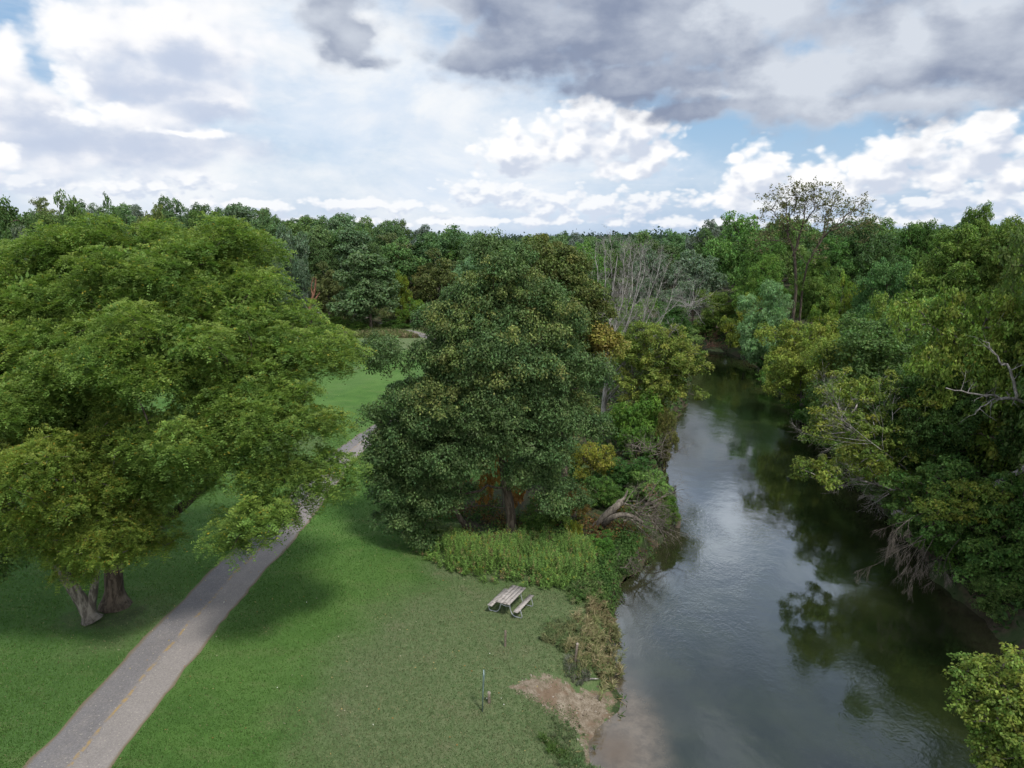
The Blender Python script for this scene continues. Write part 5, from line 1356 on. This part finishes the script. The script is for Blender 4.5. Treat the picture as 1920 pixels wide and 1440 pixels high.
def make_world():
    w = bpy.data.worlds.new('World'); scene.world = w; w.use_nodes = True
    nt = w.node_tree; nt.nodes.clear(); g = NT(nt)
    out = g.n('ShaderNodeOutputWorld'); bg = g.n('ShaderNodeBackground'); bg.inputs['Strength'].default_value = .1
    d = g.vec('NORMALIZE', g.n('ShaderNodeTexCoord').outputs['Generated'])
    sx = g.n('ShaderNodeSeparateXYZ'); nt.links.new(d, sx.inputs[0])
    az = g.math('MULTIPLY', g.math('ARCTAN2', sx.outputs[0], sx.outputs[1]), 57.2958)
    el = g.math('MULTIPLY', g.math('ARCSINE', sx.outputs[2]), 57.2958)
    cx = g.n('ShaderNodeCombineXYZ'); nt.links.new(az, cx.inputs[0]); nt.links.new(el, cx.inputs[1]); p = cx.outputs[0]
    sky = g.n('ShaderNodeTexSky', sky_type='NISHITA'); sky.sun_disc = False; sky.sun_elevation = SUN_EL; sky.sun_rotation = SUN_AZ
    sky.air_density = 1.0; sky.dust_density = .6; sky.ozone_density = 1.0
    def grp(ng, v):
        n = g.n('ShaderNodeGroup'); n.node_tree = ng; nt.links.new(v, n.inputs[0]); return n.outputs[0]
    def shift(v, dx, dy): return g.vec('ADD', v, (dx, dy, 0))
    S = 10.0
    def C(r, gg, b): return (r * S, gg * S, b * S)
    # clear sky: nishita lifted toward the pale hazy blue of the picture
    clear = g.mix(.55, sky.outputs[0], C(.36, .60, .90))
    clear = g.mix(g.step(el, 9.0, 0.0, 0, .75), clear, C(.53, .65, .84))
    q2 = g.vec('MULTIPLY', p, (.05, .13, 1))
    # thin high veil
    vb = density_group('veil', [(690, 170, 420, 190), (560, 60, 300, 110), (900, 330, 420, 130), (300, 330, 300, 120), (1000, 250, 260, 120)], .10, 6.0, .16, 0, .9, 1.8, 3.0)
    va = g.step(grp(vb, p), -.1, .75)
    veil_n = g.noise(q2, 1.6, 6, .6, .6)
    col = g.mix(g.math('MULTIPLY', va, .93), clear, g.mix(g.step(veil_n, .35, .65), C(.74, .83, .95), C(.97, .985, 1.0)))
    col = g.mix(g.math('MULTIPLY', g.step(g.noise(g.vec('MULTIPLY', p, (.03, .16, 1)), 1.5, 5, .6, .4), .48, .66), .4), col, C(.82, .87, .95))
    def layer(col, ng, lo, hi, grey, white, k, light=(-.5, 1.3), opac=1.0, base=.45, mod=None):
        D = grp(ng, p); D2 = grp(ng, shift(p, *light))
        a = g.math('MULTIPLY', g.step(D, lo, hi), opac)
        lit = g.math('MULTIPLY_ADD', g.math('SUBTRACT', D, D2), k, base)
        edge = g.step(D, lo, lo + .55, .35, 0.0)
        lit = g.math('ADD', lit, edge)
        if mod is not None: lit = g.math('ADD', lit, mod)
        return g.mix(a, col, g.mix(g.step(lit, 0, 1), grey, white))
    # rows of small cumulus low over the horizon
    lowv = g.vec('MULTIPLY', p, (1, 1, 1))
    low = density_group('low_cumulus', [(250, 345, 190, 26), (480, 385, 170, 22), (60, 340, 120, 40), (700, 385, 200, 20), (1100, 385, 330, 36), (1500, 385, 420, 40), (1850, 370, 200, 46), (350, 330, 60, 20), (920, 365, 120, 40), (1000, 415, 500, 16), (1500, 415, 500, 16), (400, 415, 500, 14)], .45, 1.2, .55, 1.0, .35, 1.7, 11.0)
    col = layer(col, low, -.15, .32, C(.66, .73, .86), C(.99, 1.0, 1.02), 1.25, (-.2, .6), .85, .32)
    # towering cumulus right of the middle and along the right
    mid = density_group('mid_cumulus', [(1185, 250, 95, 75), (1110, 215, 70, 40), (1060, 275, 120, 62), (960, 285, 90, 62), (1225, 285, 60, 40), (1160, 315, 130, 26), (1420, 325, 80, 58), (1395, 350, 90, 50), (1530, 345, 120, 42), (1700, 275, 85, 46), (1640, 320, 130, 55), (1850, 260, 95, 70), (1880, 320, 70, 46), (1760, 330, 80, 40)],
                       .35, 1.6, .42, .7, .28, 1.5, 23.0)
    col = layer(col, mid, -.1, .30, C(.64, .70, .82), C(1.04, 1.04, 1.05), 1.2, (-.4, 1.2), 1.0, .42)
    # big cumulus on the left, white above and grey beneath
    left = density_group('left_cumulus', [(190, 70, 130, 85), (320, 70, 200, 90), (300, 150, 190, 75), (170, 165, 60, 50), (60, 215, 130, 70), (250, 215, 190, 45), (130, 285, 260, 50), (330, 265, 130, 40), (10, 115, 45, 60), (420, 205, 70, 30), (330, 60, 120, 70)], .22, 2.4, .26, .5, .5, 1.5, 37.0)
    col = layer(col, left, -.2, .4, C(.66, .73, .86), C(1.0, 1.0, 1.02), 1.1, (-.7, 1.7), 1.0, .62)
    lg = density_group('left_shadow', [(270, 165, 130, 34), (350, 120, 90, 40), (410, 212, 90, 18), (230, 272, 250, 36), (70, 225, 90, 34), (110, 270, 120, 30), (240, 110, 60, 30, .7)], .25, 3.2, .3, .3, .9, 1.7, 41.0)
    col = g.mix(g.math('MULTIPLY', g.step(grp(lg, p), -.35, .8), .92), col, C(.56, .635, .79))
    lw = density_group('left_tops', [(205, 205, 50, 20), (165, 218, 60, 20), (140, 150, 32, 36), (400, 252, 46, 13), (330, 250, 60, 8), (120, 60, 50, 50), (25, 100, 26, 46), (15, 290, 26, 26)], .40, 1.6, .5, .6, .4, 1.5, 43.0)
    col = g.mix(g.math('MULTIPLY', g.step(grp(lw, p), -.15, .55), .9), col, C(1.05, 1.05, 1.06))
    # heavy dark cloud upper right
    dark = density_group('dark_cloud', [(1240, 60, 420, 125), (1500, 140, 380, 85), (1830, 90, 330, 130), (1000, 60, 190, 100), (1180, 150, 190, 48), (1650, 190, 420, 36), (1330, 200, 150, 30), (650, 60, 66, 80), (690, 118, 60, 24), (620, 20, 60, 70), (890, 95, 70, 55), (1300, -120, 800, 180), (1580, 60, 160, 60), (1330, 110, 90, 40), (900, -20, 160, 70), (700, -130, 500, 90)], .16, 3.4, .24, .45, .8, 1.5, 51.0)
    D = grp(dark, p); Dd = g.math('SUBTRACT', D, grp(dark, shift(p, -.6, 1.8)))
    tone = g.noise(g.vec('MULTIPLY', p, (.07, .12, 1)), 1.5, 6, .55, .1)
    lit = density_group('dark_cloud_light', [(1560, 110, 150, 80), (1690, 95, 40, 60, 1.2), (1450, 30, 140, 60), (1700, 190, 160, 30), (820, 40, 90, 60), (1350, 175, 120, 18, .7), (1850, 10, 120, 40, .6), (600, 150, 80, 30)], .2, 3.5, .25, .2, .9, 1.5, 57.0)
    tone2 = g.math('ADD', g.math('MULTIPLY_ADD', g.step(tone, .38, .66), .6, g.math('MULTIPLY', Dd, .35)), g.math('ADD', g.math('MULTIPLY', g.step(grp(lit, p), -.3, .7), .7), g.step(D, .4, 0.02, 0, .3)))
    dcol = g.mix(tone2, C(.27, .32, .44), C(.68, .73, .81))
    col = g.mix(g.step(D, -.2, .42), col, dcol)
    # broken overcast overhead (seen only in the water and as light)
    on = g.noise(d, 3.2, 6, .6, .5)
    over = g.mix(g.step(on, .38, .62), C(.42, .52, .70), C(1.15, 1.25, 1.40))
    over = g.mix(1.0, over, g.mix(g.step(el, 36, 24), (.8, .8, .8), (1.7, 1.68, 1.64)), 'MULTIPLY')
    col = g.mix(g.step(el, 16.8, 21), col, over)
    back = g.step(sx.outputs[1], -.1, -.5)  # unseen sky behind the camera, brightened as added fill light
    col = g.mix(g.math('MULTIPLY', back, g.step(el, 27, 17.5)), col, g.mix(g.step(on, .4, .6), C(1.5, 1.58, 1.7), C(2.5, 2.5, 2.5)))
    col = g.mix(g.step(el, -.2, -2.5), col, C(.10, .13, .09))
    nt.links.new(col, bg.inputs[0]); nt.links.new(bg.outputs[0], out.inputs[0])
    w.cycles.sampling_method = 'MANUAL'; w.cycles.sample_map_resolution = 512
make_world()

sl = bpy.data.lights.new('sun', 'SUN'); sl.energy = 3.9; sl.angle = math.radians(9); sl.color = (1.0, .97, .92)
so = bpy.data.objects.new('sun', sl); COL.objects.link(so)
sv = Vector((math.sin(SUN_AZ) * math.cos(SUN_EL), math.cos(SUN_AZ) * math.cos(SUN_EL), math.sin(SUN_EL)))
so.rotation_euler = sv.to_track_quat('Z', 'Y').to_euler(); so.location = (0, 0, 60)

# ------------------------------------------------------------------ camera, render settings
cam = bpy.data.cameras.new('camera'); co = bpy.data.objects.new('camera', cam); COL.objects.link(co)
cam.sensor_width = 36; cam.lens = 36 * FPX / 1920; cam.clip_end = 12000; cam.clip_start = .1
co.location = (0, 0, CAM_H); co.rotation_euler = (math.radians(90) - PITCH, 0, 0)
scene.camera = co
scene.view_settings.view_transform = 'Standard'; scene.view_settings.look = 'None'; scene.view_settings.exposure = 0
scene.render.engine = 'CYCLES'
cy = scene.cycles
cy.max_bounces = 5; cy.diffuse_bounces = 3; cy.glossy_bounces = 2; cy.transmission_bounces = 3; cy.transparent_max_bounces = 4
cy.caustics_reflective = False; cy.caustics_refractive = False; cy.sample_clamp_indirect = 4
cy.use_denoising = True
cy.use_adaptive_sampling = True; cy.adaptive_threshold = .025
